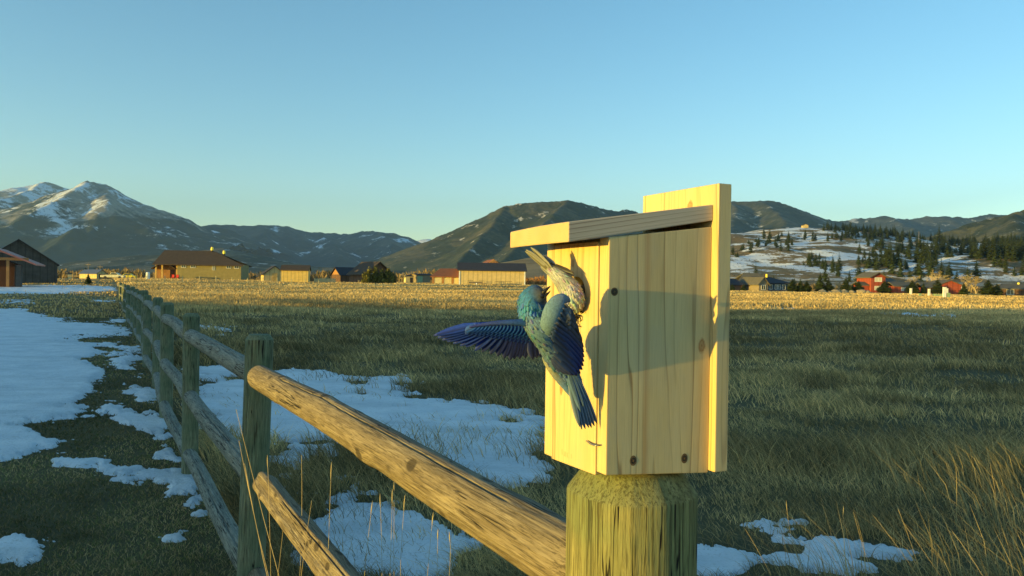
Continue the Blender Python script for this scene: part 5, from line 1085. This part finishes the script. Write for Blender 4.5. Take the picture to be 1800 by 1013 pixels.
for i in range(8): sp.append(((PM(993+2.6*i, 650+1.0*i, .838), PM(1013+2.8*i, 728-5*abs(i-3.5)-random.uniform(0,14), .848), nt, .0056, (.07,.14,.28), (.09,.16,.30), (.09,.16,.28)), dict(pointed=.3, camber=.04)))
feathers_obj('tail', sp, male, MO)
# flank and vent on the left edge of the body
loft('flank', [row(957,606,.845,.004,.004,LBLUE), row(960,622,.844,.0055,.005,(.20,.26,.28)), row(968,638,.845,.0072,.006,(.30,.30,.22)), row(980,655,.848,.0075,.006,(.2,.23,.22)), row(994,675,.853,.0060,.005,GREYB), row(1006,696,.857,.003,.003,GREYB)], male, M_plume, MO, 16)
# ---- female, clinging head-first in the entrance
FO = bp(.064, .02, CAMZ); fem = empty('bluebird', FO, 'grey female bird clinging at the entrance with her head inside', 'bird'); FO = Vector(FO)
def fr_(u, h, z, rx, ry, c): q = bp(u, h, CAMZ+z); return (q.x, q.y, q.z, rx, ry, *c)
FG = (.27, .28, .26); FW = (.42, .42, .42); FB = (.17, .17, .14)
loft('body', [fr_(.074,.041,.0260,.0020,.0020,FG), fr_(.068,.036,.0190,.0052,.0045,FG), fr_(.060,.031,.0110,.0085,.0070,FW), fr_(.0535,.025,.0030,.0115,.0095,FG), fr_(.049,.0195,-.0060,.0140,.0115,FW), fr_(.0485,.0155,-.0150,.0135,.0120,FW), fr_(.053,.0095,-.0190,.0120,.0115,FG), fr_(.060,.000,-.0160,.0115,.0115,FB), fr_(.066,-.014,-.011,.0120,.0120,FB), fr_(.069,-.028,-.006,.006,.006,FB)], fem, M_plume, FO, up=NF, cover=(3, 50, .0062, .0042, 2))
sp = []; nf = Vector((-.55, -.75, -.45)).normalized()
for i, (tx, ty) in enumerate([(923,442),(925,439),(930,440),(934,434),(938,435),(942,438)]):
    k = i/5; rt_ = bp(.064-.004*k, .033, CAMZ+.011+.005*k); sp.append(((rt_, P(tx, ty, .902+.003*k), nf, .0060, (.24,.23,.16), (.30,.28,.18), (.50, .48, .36)), dict(pointed=.25, lift=.0005*i, camber=.05)))
for i in range(5): rt_ = bp(.060, .030, CAMZ+.003+.004*i); sp.append(((rt_, bp(.078, .042-.001*i, CAMZ+.020+.003*i), nf, .0075, FW, FG, (.42,.41,.36)), dict(pointed=0., camber=.08)))
feathers_obj('tail', sp, fem, FO)
sp = []; nw = Vector((.1, -.75, .6)).normalized()
for i in range(7):
    k = i/6; sp.append(((bp(.045+.001*k, .022-.001*i, CAMZ-.004+.0025*i), bp(.062+.006*k, .031+.001*i, CAMZ+.020+.0005*i), nw, .0075, (.17,.16,.12), (.09,.09,.07), (.36,.34,.26)), dict(pointed=.6, lift=.0004*i, camber=.05)))
feathers_obj('wing', sp, fem, FO)
# legs with hooked toes on the front board
def leg(parent, org, pts, toes):
    m_ = MB(); m_.tube([p-org for p in pts], [.0016, .0012, .0011, .0012][:len(pts)], 8); o = m_.build('leg', M_black, parent, smooth=True)
    for t_ in toes: c = catmull([tuple(p-org) for p in t_], 5); q = MB(); q.tube([Vector(v) for v in c], list(np.linspace(.0011, .0004, len(c))), 7); q.build('toe', M_black, o, smooth=True)
leg(fem, FO, [onfront(996,528,.016), onfront(1006,536,.010), onfront(1012,549,.004), onfront(1015,560,.003)],
    [[onfront(1012,549,.003), onfront(1018,546,.005), onfront(1023,549,.003), onfront(1022,552,.0008)], [onfront(1013,554,.003), onfront(1018,556,.005), onfront(1021,562,.003), onfront(1019,566,.0008)], [onfront(1014,560,.003), onfront(1012,568,.005), onfront(1016,573,.004), onfront(1023,575,.0008)]])
leg(fem, FO, [onfront(986,528,.020), onfront(990,538,.014), onfront(1004,545,.008), onfront(1011,556,.004)],
    [[onfront(1011,556,.004), onfront(1010,570,.005), onfront(1013,582,.003), onfront(1017,592,.0008)], [onfront(1010,556,.003), onfront(1007,564,.005), onfront(1008,570,.0008)]])

# ------------------------------------------------------------------ the valley air
bx_ = MB(); bx_.box(-9000, 7500, -900, 15500, -12, 1500); hz_ = bx_.build('haze', None)
hm = bpy.data.materials.new('valley_air'); hm.use_nodes = True; hn = hm.node_tree.nodes; hn.remove(hn['Principled BSDF']); pv = hn.new('ShaderNodeVolumePrincipled')
pv.inputs['Color'].default_value = (.40, .66, 1., 1); pv.inputs['Density'].default_value = .00005; pv.inputs['Anisotropy'].default_value = .2
hm.node_tree.links.new(pv.outputs[0], hn['Material Output'].inputs['Volume']); hz_.data.materials.append(hm); tag(hz_, kind='stuff')
